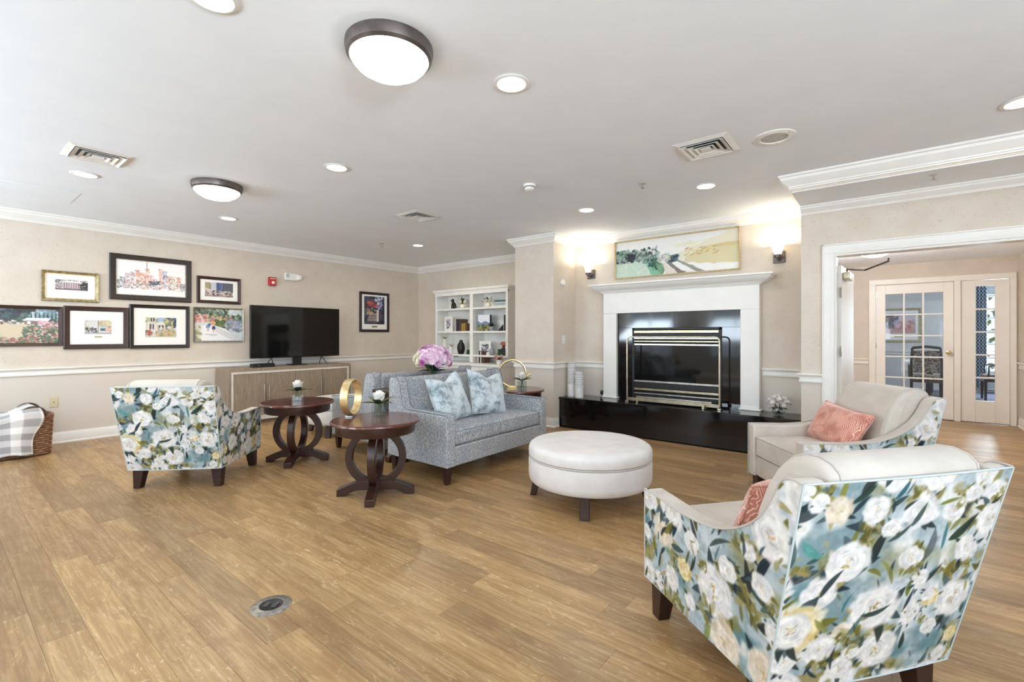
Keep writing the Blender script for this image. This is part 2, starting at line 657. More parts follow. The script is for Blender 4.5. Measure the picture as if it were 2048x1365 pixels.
def velvet(name, stops, scale, dist=1.5, sheen=.4):
    m, nt, b = nmat(name)
    v = coords(nt)
    f = noise(nt, v, scale, 6, .68, dist)
    f2 = noise(nt, v, scale * .35, 2, .5, .3)
    ad = nt.nodes.new('ShaderNodeMix')
    ad.inputs[0].default_value = .42
    nt.links.new(f, ad.inputs[2])
    nt.links.new(f2, ad.inputs[3])
    nt.links.new(ramp(nt, ad.outputs[0], stops), b.inputs['Base Color'])
    b.inputs['Roughness'].default_value = .55
    b.inputs['Sheen Weight'].default_value = sheen
    bump(nt, b, f, .35, .006)
    return m

def coral_material():
    m, nt, b = nmat('coral_velvet_with_fronds')
    v = coords(nt, 'Object', (1, 1, 1))
    wv = nt.nodes.new('ShaderNodeTexWave')
    wv.inputs['Scale'].default_value = 34
    wv.inputs['Distortion'].default_value = 14
    wv.inputs['Detail'].default_value = 2
    wv.inputs['Detail Scale'].default_value = .55
    nt.links.new(v, wv.inputs[0])
    line = ramp(nt, wv.outputs['Fac'], [(.74, (0, 0, 0, 1)), (.88, (1, 1, 1, 1))])
    gate = ramp(nt, noise(nt, v, 13, 2, .5, .5), [(.40, (.2, .2, .2, 1)), (.55, (.9, .9, .9, 1))])
    mk = mixc(nt, 1.0, line, gate, 'MULTIPLY')
    base = ramp(nt, noise(nt, v, 12, 3), [(.3, L(176, 100, 78)), (.7, L(204, 130, 106))])
    nt.links.new(mixc(nt, mk, base, L(244, 206, 188)), b.inputs['Base Color'])
    b.inputs['Roughness'].default_value = .6
    b.inputs['Sheen Weight'].default_value = .4
    return m

def granite():
    m, nt, b = nmat('black_granite')
    vo = nt.nodes.new('ShaderNodeTexVoronoi')
    vo.inputs['Scale'].default_value = 160
    nt.links.new(coords(nt), vo.inputs['Vector'])
    nt.links.new(ramp(nt, vo.outputs['Distance'], [(.05, L(62, 58, 58)), (.22, L(20, 17, 17))]), b.inputs['Base Color'])
    b.inputs['Roughness'].default_value = .07
    b.inputs['Specular IOR Level'].default_value = .6
    return m

M['wall'] = wall_material()
M['plank'] = plank_material()
M['subfloor'] = mat('dark_joint', L(120, 88, 56), .8)
M['ceiling'] = noisy('matt_white_ceiling', L(236, 242, 250), L(239, 245, 252), 3, .85)
M['trim'] = noisy('satin_white_trim', L(232, 230, 225), L(236, 234, 230), 5, .4)
M['cream_trim'] = noisy('satin_cream_trim', L(234, 229, 220), L(238, 233, 225), 5, .4)
M['granite'] = granite()
M['darkwood'] = wood('espresso_wood', L(34, 17, 13), L(58, 28, 20), .3, (3, 3, 16), 3, .3)
M['redwood'] = wood('mahogany_top', L(66, 29, 20), L(104, 50, 34), .25, (14, 2, 2), 3, .5)
M['legwood'] = wood('espresso_leg', L(38, 22, 18), L(58, 34, 28), .35, (3, 3, 16), 3)
M['tweed'] = tweed_material()
M['tweed_pipe'] = mat('tweed_piping', L(122, 128, 136), .9)
M['beige'] = noisy('beige_faux_suede', L(190, 180, 168), L(201, 192, 181), 7, .66, bmp=.05, spec=.3)
M['beige_pipe'] = mat('beige_piping', L(186, 179, 172), .6)
M['seam_pipe'] = mat('pale_blue_piping', L(186, 196, 198), .6)
M['white_leather'] = noisy('off_white_leather', L(212, 207, 203), L(222, 218, 214), 8, .5, bmp=.08, bdist=.003)
M['floral'] = col_attr_mat('painterly_floral_fabric', .7, 0, .08, .3)
M['print'] = col_attr_mat('glazed_print', .5, .22)
M['canvas'] = col_attr_mat('painted_canvas', .7)
M['matboard'] = noisy('glazed_matboard', L(238, 238, 234), L(242, 242, 239), 4, .5, coat=.3)
M['frame_dark'] = wood('dark_walnut_frame', L(44, 27, 22), L(66, 42, 34), .4, (8, 8, 8), 3)
M['frame_black'] = wood('black_brown_frame', L(30, 22, 20), L(48, 36, 32), .35, (8, 8, 8), 3)
M['frame_gold'] = noisy('antique_gold_frame', L(140, 124, 88), L(186, 170, 132), 30, .35, metal=.6)
M['frame_silver'] = noisy('pewter_frame', L(140, 134, 122), L(176, 168, 154), 30, .35, metal=.6)
M['frame_paint'] = noisy('pale_gold_frame', L(206, 182, 134), L(224, 204, 160), 30, .35, metal=.5)
M['plaque'] = noisy('small_brass_plaque', L(150, 128, 80), L(178, 156, 104), 60, .4, metal=.7)
M['gold'] = noisy('gold_leaf', L(214, 184, 126), L(244, 224, 178), 22, .34, metal=.82, bmp=.12)
M['brass'] = noisy('polished_brass', L(196, 172, 116), L(218, 198, 146), 20, .22, metal=1)
M['steel'] = noisy('brushed_steel', L(176, 172, 164), L(206, 202, 196), 12, .28, metal=1)
M['satin_brass'] = noisy('satin_pale_brass', L(176, 164, 138), L(204, 194, 170), 14, .3, metal=1)
M['bronze'] = noisy('bronze_metal', L(92, 84, 82), L(120, 112, 108), 12, .4, metal=.7)
M['black'] = noisy('matt_black', L(16, 15, 15), L(24, 22, 22), 20, .45)
M['black_gloss'] = noisy('gloss_black_glass', L(10, 10, 11), L(13, 13, 14), 3, .06)
M['firebox_dark'] = noisy('sooty_firebox', L(18, 19, 21), L(46, 44, 42), 7, .85, dist=1.2)
M['glass'] = glass_mat('clear_pane')
M['vase_glass'] = glass_mat('clear_vase_glass', (.9, .94, .94, 1), 1.5, .04)
M['dome'] = mat('lit_frosted_dome', L(245, 243, 238), .4, emit=L(250, 250, 252), es=E_DOME)
M['lens'] = mat('lit_led_lens', L(250, 250, 248), .4, emit=(1, .99, .97, 1), es=5)
M['shade'] = mat('lit_frosted_shade', L(250, 244, 230), .4, emit=L(255, 240, 214), es=1.8)
M['white'] = noisy('white_lacquer', L(226, 226, 222), L(232, 232, 229), 6, .45)
M['white_plastic'] = noisy('white_plastic', L(228, 227, 222), L(234, 233, 229), 6, .4)
M['ivory_plastic'] = noisy('ivory_plastic', L(206, 190, 150), L(214, 199, 162), 6, .4)
M['red'] = noisy('red_plastic', L(178, 26, 34), L(192, 34, 40), 8, .35)
M['greywood'] = wood('grey_washed_oak', L(128, 112, 96), L(160, 144, 126), .55, (14, 14, 1.6), 4)
M['silver_paint'] = noisy('champagne_inlay', L(206, 200, 190), L(220, 214, 204), 10, .4)
M['petal'] = noisy('white_petal', L(236, 232, 226), L(250, 248, 244), 30, .6)
M['leafm'] = noisy('green_leaf', L(62, 78, 38), L(112, 118, 62), 25, .45)
M['leafd'] = noisy('dark_green_leaf', L(34, 48, 34), L(60, 76, 48), 25, .5)
M['stem'] = noisy('stem_green', L(70, 84, 44), L(96, 108, 60), 40, .6)
M['pink1'] = noisy('lilac_pink_petal', L(206, 158, 198), L(230, 192, 220), 40, .65)
M['pink2'] = noisy('pale_pink_petal', L(230, 200, 220), L(246, 226, 238), 40, .65)
M['pink3'] = noisy('magenta_petal', L(172, 84, 150), L(200, 120, 178), 40, .65)
M['pollen'] = noisy('yellow_flower_centre', L(196, 176, 96), L(214, 196, 120), 60, .7)
M['cream_petal'] = noisy('cream_petal', L(228, 222, 196), L(244, 240, 224), 40, .65)
M['blush'] = noisy('blush_petal', L(214, 164, 152), L(236, 198, 184), 40, .65)
M['wicker'] = noisy('woven_wicker', L(104, 72, 52), L(158, 118, 88), 45, .7, bmp=.3)
M['wicker_dark'] = noisy('dark_wicker', L(66, 50, 42), L(96, 76, 62), 45, .7, bmp=.3)
M['blanket'] = col_attr_mat('checked_blanket', .95, 0, .2)
M['blue_velvet'] = velvet('blue_grey_crushed_velvet', [(.36, L(84, 100, 110)), (.44, L(136, 152, 160)), (.5, L(188, 199, 204)), (.6, L(208, 216, 219)), (.68, L(140, 155, 163))], 14, .5)
M['coral'] = coral_material()
M['ceramic'] = noisy('white_ribbed_ceramic', L(222, 221, 220), L(232, 231, 229), 12, .5)
M['ceramic_line'] = noisy('grey_ceramic_groove', L(150, 148, 146), L(176, 174, 172), 40, .7)
M['book_navy'] = noisy('navy_cloth', L(30, 34, 60), L(42, 46, 74), 60, .7)
M['book_plum'] = noisy('plum_cloth', L(62, 46, 60), L(82, 62, 76), 60, .7)
M['book_brown'] = noisy('brown_cloth', L(88, 62, 44), L(108, 78, 58), 60, .7)
M['book_gold'] = noisy('olive_gold_cloth', L(138, 116, 50), L(164, 140, 70), 60, .6)
M['book_cream'] = noisy('cream_cloth', L(206, 196, 178), L(222, 214, 198), 60, .7)
M['book_teal'] = noisy('teal_cloth', L(40, 92, 112), L(56, 112, 130), 60, .7)
M['book_sky'] = noisy('sky_blue_cloth', L(140, 176, 196), L(160, 192, 208), 60, .7)
M['pages'] = noisy('page_edges', L(226, 220, 206), L(236, 231, 220), 90, .8)
M['green_box'] = noisy('dark_green_lacquer', L(24, 50, 40), L(34, 62, 50), 20, .4)
M['terracotta'] = noisy('terracotta', L(150, 84, 66), L(178, 108, 88), 25, .7)
M['grey_ceramic'] = noisy('mottled_grey_ceramic', L(126, 128, 134), L(172, 174, 178), 26, .4)
M['floor_metal'] = noisy('scuffed_pewter', L(120, 118, 116), L(160, 157, 152), 40, .4, metal=.85)
M['carpet'] = noisy('blue_grey_carpet', L(96, 100, 122), L(128, 130, 150), 60, .95, bmp=.3)
M['dining_wall'] = noisy('pale_blue_grey_paint', L(212, 210, 206), L(217, 215, 211), 4, .7)
M['cloth'] = noisy('white_table_linen', L(232, 232, 230), L(240, 240, 238), 12, .8)
M['curtain'] = None
M['upholstery'] = noisy('patterned_chair_fabric', L(72, 56, 56), L(168, 150, 138), 28, .85, lo=.42, hi=.58)
def curtain_material():
    m, nt, b = nmat('checked_curtain')
    ck = nt.nodes.new('ShaderNodeTexChecker')
    ck.inputs['Scale'].default_value = 16
    ck.inputs[1].default_value = L(196, 208, 220)
    ck.inputs[2].default_value = L(70, 88, 102)
    nt.links.new(coords(nt, 'Object', (.01, 2.6, 1.5)), ck.inputs[0])
    nt.links.new(ck.outputs[0], b.inputs['Base Color'])
    b.inputs['Roughness'].default_value = .9
    return m
M['curtain'] = curtain_material()

# ------------------------------------------------------------------ room shell
CEIL = 2.64
XR, XF, XB, YT = 5.33, 5.90, 6.33, 7.51      # right wall / pillar front, fireplace wall, bookcase wall, TV wall
YN0, YN1, YPL = 0.64, 3.526, 4.19            # fireplace niche, far side of the pillar
X0, Y0 = -3.0, -3.5
# floor: slab with planks as parts
floor = struct('floor', G().box(X0 - .15, Y0 - .15, -.12, 9.6, YT + .15, -.012), M['subfloor'], 'oak plank floor running through the lounge and the vestibule', 'floor')
PW, PL = 0.1425, 1.22
RECTS = [(X0, Y0, XR, YT), (XR, YPL, XB, YT), (XR, -1.45, 9.42, YN0), (XR, YN0, 5.44, YN1), (6.05, YN0, 9.42, .70)]
CT, ST = cos(TH), sin(TH)
def project(x, y, z):
    dep = x * CT + y * ST
    r = x * ST - y * CT
    return 1024 + FPX * r / max(dep, 1e-3), HORIZON - FPX * (z - CAM_H) / max(dep, 1e-3), dep
planks = []
ix0, ix1 = int(X0 / PW) - 1, int(9.5 / PW) + 1
prn = random.Random(3)
for ix in range(ix0, ix1):
    xa = ix * PW + .0055
    off = prn.uniform(0, PL)
    y = Y0 - PL - .3 + off
    while y < YT:
        for (a, b_, c_, d_) in RECTS:
            x_0, x_1, y_0, y_1 = max(xa, a), min(xa + PW, c_), max(y, b_), min(y + PL, d_)
            if x_1 - x_0 > .004 and y_1 - y_0 > .004:
                planks.append((x_0, y_0, x_1, y_1))
        y += PL
def plank_px(p):
    cx, cy = (p[0] + p[2]) / 2, (p[1] + p[3]) / 2
    best = 0
    for yy in (p[1], cy, p[3]):
        u, v, dep = project(cx, yy, 0)
        if dep > .4 and -60 < u < 2108 and v < 1420:
            best = max(best, (p[2] - p[0]) * (p[3] - p[1]) / dep ** 3)
    return best
planks.sort(key=plank_px, reverse=True)
GAP, PT = .0004, .012
shared = {}
rest = G()
for i, p in enumerate(planks):
    sx, sy = p[2] - p[0] - 2 * GAP, p[3] - p[1] - 2 * GAP
    cx, cy = (p[0] + p[2]) / 2, (p[1] + p[3]) / 2
    if i < 300 and plank_px(p) > 0:
        key = (round(sx, 4), round(sy, 4))
        if key not in shared:
            o = G().box(-sx / 2, -sy / 2, -PT, sx / 2, sy / 2, 0).build('plank', M['plank'], floor, smooth=False)
            shared[key] = o.data
        else:
            o = bpy.data.objects.new('plank', shared[key])
            COL.objects.link(o)
            o.parent = floor
        o.location = (cx, cy, 0)
    else:
        rest.box(cx - sx / 2, cy - sy / 2, -PT, cx + sx / 2, cy + sy / 2, 0)
o = rest.build('plank_field', M['plank'], floor, smooth=False)
o['kind'] = 'stuff'

struct('ceiling', G().box(X0 - .15, Y0 - .15, CEIL, 6.6, YT + .15, CEIL + .12), M['ceiling'], 'flat white lounge ceiling', 'ceiling')
W = M['wall']
struct('wall_back', G().box(X0 - .15, YT, 0, 6.6, YT + .15, CEIL), W, 'long beige wallpapered wall behind the television and framed pictures', 'wall')
struct('wall_alcove', G().box(XB, YPL, 0, 6.6, YT, CEIL), W, 'beige wall behind the white bookcase hutch', 'wall')
struct('wall_pillar', G().box(XR, YN1, 0, 6.6, YPL, CEIL), W, 'pale wallpapered pillar between bookcase and fireplace', 'wall')
struct('wall_fireplace', G().box(XF, YN0, 0, 6.05, YN1, CEIL), W, 'cream wall around the white fireplace mantel', 'wall')
OPY1, OPY0, OPZ = .376, -1.42, 2.02
struct('wall_right', G().box(XR, OPY1, 0, XR + .15, YN0, CEIL).box(XR + .15, .49, 0, 6.05, YN0, CEIL).box(XR, OPY0, OPZ, XR + .15, OPY1, CEIL).box(XR, Y0, 0, XR + .15, OPY0, CEIL), W, 'wallpapered wall with the wide cased opening at right', 'wall')
struct('wall_soffit', G().box(4.72, Y0, 2.505, XR, YN0, CEIL), W, 'wallpapered soffit dropped from the ceiling above the cased opening', 'soffit')
struct('ceiling_soffit', G().box(4.722, Y0, 2.499, XR - .001, YN0 - .002, 2.506), M['ceiling'], 'white painted underside of the soffit at right', 'ceiling')
# rear and side walls with windows (behind the camera)
g = G()
ys = [Y0 - .15, -2.95, -1.45, -.15, 1.35, 2.65, 4.15, 5.25, 6.75, YT + .15]
for k in range(0, 10, 2):
    g.box(X0 - .15, ys[k], 0, X0, ys[k + 1], CEIL)
for k in (1, 3, 5, 7):
    g.box(X0 - .15, ys[k], 0, X0, ys[k + 1], .6).box(X0 - .15, ys[k], 2.3, X0, ys[k + 1], CEIL)
struct('wall_rear', g, W, 'beige wall behind the viewer with four windows, one added for light', 'wall')
g = G()
xs = [X0, -1.75, -.25, 1.25, 2.75, XR + .15]
for k in (0, 2, 4):
    g.box(xs[k], Y0 - .15, 0, xs[k + 1], Y0, CEIL)
for k in (1, 3):
    g.box(xs[k], Y0 - .15, 0, xs[k + 1], Y0, .6).box(xs[k], Y0 - .15, 2.3, xs[k + 1], Y0, CEIL)
struct('wall_side', g, W, 'beige wall with two windows beside the viewer', 'wall')
wn = 0
def window(cx, cy, rz, w_, label):
    global wn
    wn += 1
    t = thing('window_%d' % wn, label, 'window', (cx, cy, 0), rz, kind='structure')
    g = G()
    for a in (-w_ / 2, 0, w_ / 2):
        a0 = min(max(a - .025, -w_ / 2), w_ / 2 - .05)
        g.box(a0, -.03, .6, a0 + .05, .03, 2.3)
    for z in (.6, 1.42, 2.25):
        g.box(-w_ / 2, -.03, z, w_ / 2, .03, z + .05)
    g.build('window_frame', M['trim'], t, bevel=.004)
    for a in (-1, 1):
        for z0, z1 in ((.65, 1.42), (1.47, 2.25)):
            x0 = -w_ / 2 + .05 if a < 0 else .025
            G().box(x0, -.003, z0, x0 + w_ / 2 - .075, .003, z1).build('pane', M['glass'], t, smooth=False)
for yy, nm in ((-2.2, 'nearest the side wall'), (.6, 'second from the side wall'), (3.4, 'third from the side wall'), (6.0, 'added to light the ceiling nearest the picture wall')):  # last window is an unseen extra that goes with the added lamp
    window(X0 - .08, yy, pi / 2, 1.5, 'white framed window in the wall behind the viewer, ' + nm)
for xx, nm in ((-1.0, 'nearer the rear corner'), (2.0, 'nearer the cased opening')):
    window(xx, Y0 - .08, 0, 1.5, 'white framed window in the side wall, ' + nm)

# crown moulding, chair rail, baseboard
def crown(z, d, h):
    return [(0, z), (d, z), (d, z - .13 * h), (d * .86, z - .2 * h), (d * .8, z - .36 * h), (d * .5, z - .62 * h), (d * .26, z - .78 * h), (d * .22, z - .88 * h), (d * .13, z - .9 * h), (d * .13, z - h), (0, z - h)]
CR = [(4.72, Y0), (4.72, YN0), (XF, YN0), (XF, YN1), (XR, YN1), (XR, YPL), (XB, YPL), (XB, YT), (X0, YT), (X0, Y0)]
struct('trim_1', sweep(G(), crown(CEIL, .09, .115), CR, True), M['trim'], 'white crown moulding where walls and soffit meet the ceiling', 'moulding', angle=25)
struct('trim_2', sweep(G(), crown(2.499, .075, .08), [(XR, Y0), (XR, YN0)]), M['trim'], 'white lower crown moulding under the soffit at right', 'moulding', angle=25)
rail = [(0, .80), (.016, .80), (.018, .815), (.013, .822), (.013, .85), (.022, .858), (.028, .868), (.036, .872), (.036, .885), (0, .885)]
base = [(0, 0), (.026, 0), (.026, .014), (.016, .024), (.016, .10), (.009, .118), (.006, .128), (0, .128)]
CAS = .466
paths = [([(XR, CAS), (XR, YN0), (XF, YN0), (XF, 1.085)], 'beside the cased opening and the mantel'),
         ([(XF, 3.03), (XF, YN1), (XR, YN1), (XR, YPL), (XB, YPL), (XB, 4.86)], 'wrapping the pillar beside the fireplace'),
         ([(XB, 6.70), (XB, YT), (X0, YT), (X0, 6.8)], 'along the picture wall')]
for k, (p, nm) in enumerate(paths):
    struct('trim_%d' % (3 + k), sweep(G(), rail, p), M['trim'], 'white chair rail ' + nm, 'chair rail', angle=25)
struct('baseboard_back', sweep(G(), base, [(XB, 6.70), (XB, YT), (X0, YT), (X0, Y0), (XR, Y0), (XR, -1.52)]), M['trim'], 'white baseboard along the picture wall', 'baseboard', angle=25)
struct('baseboard_pillar', sweep(G(), base, [(5.44, YN1), (XR, YN1), (XR, YPL), (XB, YPL), (XB, 4.86)]), M['trim'], 'white baseboard around the foot of the pillar', 'baseboard', angle=25)
struct('baseboard_right', sweep(G(), base, [(XR, CAS), (XR, YN0), (5.44, YN0)]), M['trim'], 'white baseboard beside the cased opening', 'baseboard', angle=25)
# cased opening
g = G()
cas = [(0, 0), (.018, 0), (.022, .02), (.016, .03), (.018, .075), (.026, .082), (.026, .09), (0, .09)]
def casing(g, xw, ya, yb, zt, sgn=-1):
    for y_, s_ in ((ya, 1), (yb, -1)):
        g.prism([(xw + sgn * o_, y_ + s_ * q) for o_, q in cas], 0, zt + .09, 'z')
    g.prism([(xw + sgn * o_, zt + q) for o_, q in cas], yb - .09, ya + .09, 'y')
casing(g, XR, OPY1, OPY0, OPZ)
g.box(XR, OPY1 - .02, 0, XR + .15, OPY1, OPZ - .02).box(XR, OPY0, 0, XR + .15, OPY0 + .02, OPZ - .02).box(XR, OPY0, OPZ - .02, XR + .15, OPY1, OPZ)
struct('trim_6', g, M['trim'], 'wide white casing around the opening to the vestibule', 'door casing', recalc=True)
# vestibule
VC = 2.36
CW = W
struct('ceiling_vestibule', G().box(XR + .15, -1.6, VC, 6.05, .49, VC + .1).box(6.05, -1.6, VC, 9.55, .85, VC + .1), M['ceiling'], 'low white ceiling of the vestibule beyond the opening', 'ceiling')
XD = 9.40
struct('wall_vestibule_far', G().box(XD, .20, 0, XD + .12, .85, VC).box(XD, -1.6, 2.13, XD + .12, .20, VC).box(XD, -1.6, 0, XD + .12, -1.40, 2.13), W, 'beige wallpapered wall around the french door', 'wall')
struct('wall_vestibule_left', G().box(6.05, .70, 0, XD, .85, VC), W, 'beige wall on the left of the vestibule', 'wall')
struct('wall_vestibule_right', G().box(XR + .15, -1.6, 0, XD, -1.45, VC), W, 'beige wall on the right of the vestibule', 'wall')
struct('trim_7', sweep(G(), rail, [(XD, .21), (XD, .70), (6.06, .70)]), M['cream_trim'], 'cream chair rail on the vestibule wall left of the french door', 'chair rail', angle=25)
struct('trim_8', sweep(G(), rail, [(6.0, -1.45), (XD - .02, -1.45)]), M['cream_trim'], 'cream chair rail on the right vestibule wall', 'chair rail', angle=25)
struct('baseboard_vestibule', sweep(G(), base, [(5.6, -1.45), (XD - .02, -1.45)]), M['cream_trim'], 'cream baseboard on the right vestibule wall', 'baseboard', angle=25)
# french door frame and sidelight
g = G()
g.box(XD - .03, .115, 0, XD + .10, .20, 2.05).box(XD - .03, -1.42, 2.05, XD + .10, .20, 2.13).box(XD - .03, -.86, 0, XD + .10, -.79, 2.05).box(XD - .03, -1.42, 0, XD + .10, -1.36, 2.05)
struct('trim_9', g, M['cream_trim'], 'cream frame around the french door and its sidelight', 'door frame', bevel=.004)
def glazed(name, label, cat, ya, yb, z0, z1, ga, gb, gz0, gz1, nc, nr):
    t = thing(name, label, cat, (XD + .03, 0, 0), 0, kind='structure')
    g = G()
    g.box(-.02, ga, z0, .02, ya, z1).box(-.02, yb, z0, .02, gb, z1).box(-.02, gb, z0, .02, ga, gz0).box(-.02, gb, gz1, .02, ga, z1)
    g.build('door_leaf', M['cream_trim'], t, bevel=.003)
    cw, rh = (ga - gb) / nc, (gz1 - gz0) / nr
    for i in range(1, nc):
        G().box(-.018, gb + i * cw - .011, gz0, .018, gb + i * cw + .011, gz1).build('muntin', M['trim'], t, bevel=.003)
    for j in range(1, nr):
        G().box(-.016, gb, gz0 + j * rh - .011, .016, ga, gz0 + j * rh + .011).build('muntin', M['trim'], t, bevel=.003)
    for i in range(nc):
        for j in range(nr):
            G().box(-.003, gb + i * cw + .011 * (i > 0), gz0 + j * rh + .011 * (j > 0), .003, gb + (i + 1) * cw - .011 * (i < nc - 1), gz0 + (j + 1) * rh - .011 * (j < nr - 1)).build('pane', M['glass'], t, smooth=False)
    return t
fd = glazed('door_1', 'cream french door with fifteen glass panes and brass knob', 'door', .113, -.788, .01, 2.045, -.005, -.675, .28, 1.90, 3, 5)
kn = G().lathe([(.03, 0), (.03, .006), (.012, .012), (.012, .035), (.024, .045), (.03, .06), (.024, .076), (.0, .08)], 20, M=Matrix.Translation((-.02, -.735, 1.0)) @ Matrix.Rotation(-pi / 2, 4, 'Y')).build('door_knob', M['brass'], fd)
for z in (.25, 1.05, 1.85):
    G().box(-.024, .102, z, -.018, .114, z + .09).build('hinge', M['satin_brass'], fd, bevel=.002)
glazed('window_7', 'narrow sidelight of five panes beside the french door', 'sidelight', -.862, -1.358, .01, 2.045, -1.02, -1.215, .32, 1.96, 1, 5)
# open leaf of the double door at the cased opening, with closer
t = thing('door_2', 'white open door leaf folded back at the left jamb of the opening', 'door', (XR + .17, OPY1 - .028, 0), R(-3.5), kind='structure')
G().box(0, -.02, .01, .92, .022, 1.93).build('door_leaf', M['trim'], t, bevel=.003)
for z in (.35, 1.05, 1.62):
    G().box(-.03, -.026, z, .004, -.021, z + .1).build('hinge', M['satin_brass'], t, bevel=.002)
g = G().box(.08, -.075, 1.80, .36, -.02, 1.87)
g.build('door_closer', M['satin_brass'], t, bevel=.008)
G().tube([(.12, -.05, 1.875), (.12, -.05, 1.90), (.45, -.16, 1.915), (.30, -.36, 1.97), (.24, -.36, 1.985)], .009, 8).build('closer_arm', M['bronze'], t)
# dining room beyond
DX = 14.5
struct('floor_dining', G().box(XD + .12, -4, -.06, DX, 3, 0), M['carpet'], 'blue-grey carpet of the dining room behind the french door', 'carpet')
struct('ceiling_dining', G().box(XD + .12, -4, 2.6, DX, 3, 2.7), M['ceiling'], 'dining room ceiling behind the french door', 'ceiling')
struct('wall_dining_far', G().box(DX, -1.70, 0, DX + .12, 3, 2.6).box(DX, -4, 0, DX + .12, -1.70, .45).box(DX, -4, 2.15, DX + .12, -1.70, 2.6).box(DX, -4, .45, DX + .12, -3.0, 2.15), M['dining_wall'], 'pale grey far wall of the dining room', 'wall')
struct('wall_dining_left', G().box(XD + .12, 3, 0, DX, 3.1, 2.7), M['dining_wall'], 'pale grey left wall of the dining room', 'wall')
struct('wall_dining_right', G().box(XD + .12, -4.1, 0, DX, -4, 2.7), M['dining_wall'], 'pale grey right wall of the dining room', 'wall')
struct('trim_10', sweep(G(), rail, [(DX, -1.68), (DX, 3)]), M['trim'], 'white chair rail on the dining room far wall', 'chair rail', angle=25)
struct('wall_dining_near', G().box(XD + .12, .20, 0, XD + .2, 3, 2.6).box(XD + .12, -4, 0, XD + .2, -1.40, 2.6).box(XD + .12, -1.4, 2.13, XD + .2, .2, 2.6), M['dining_wall'], 'dining room side of the french door wall', 'wall')
t = thing('window_8', 'bright dining room window seen through the sidelight', 'window', (DX + .05, -2.35, 0), pi / 2, kind='structure')
g = G()
for a in (-.65, -.02, .6):
    g.box(a, -.03, .45, a + .05, .03, 2.15)
for z in (.45, .75, 1.05, 1.30, 1.62, 2.1):
    g.box(-.65, -.025, z, .65, .025, z + .035)
g.build('window_frame', M['trim'], t)
G().box(-.62, -.004, .48, .62, .004, 2.12).build('pane', M['glass'], t, smooth=False)
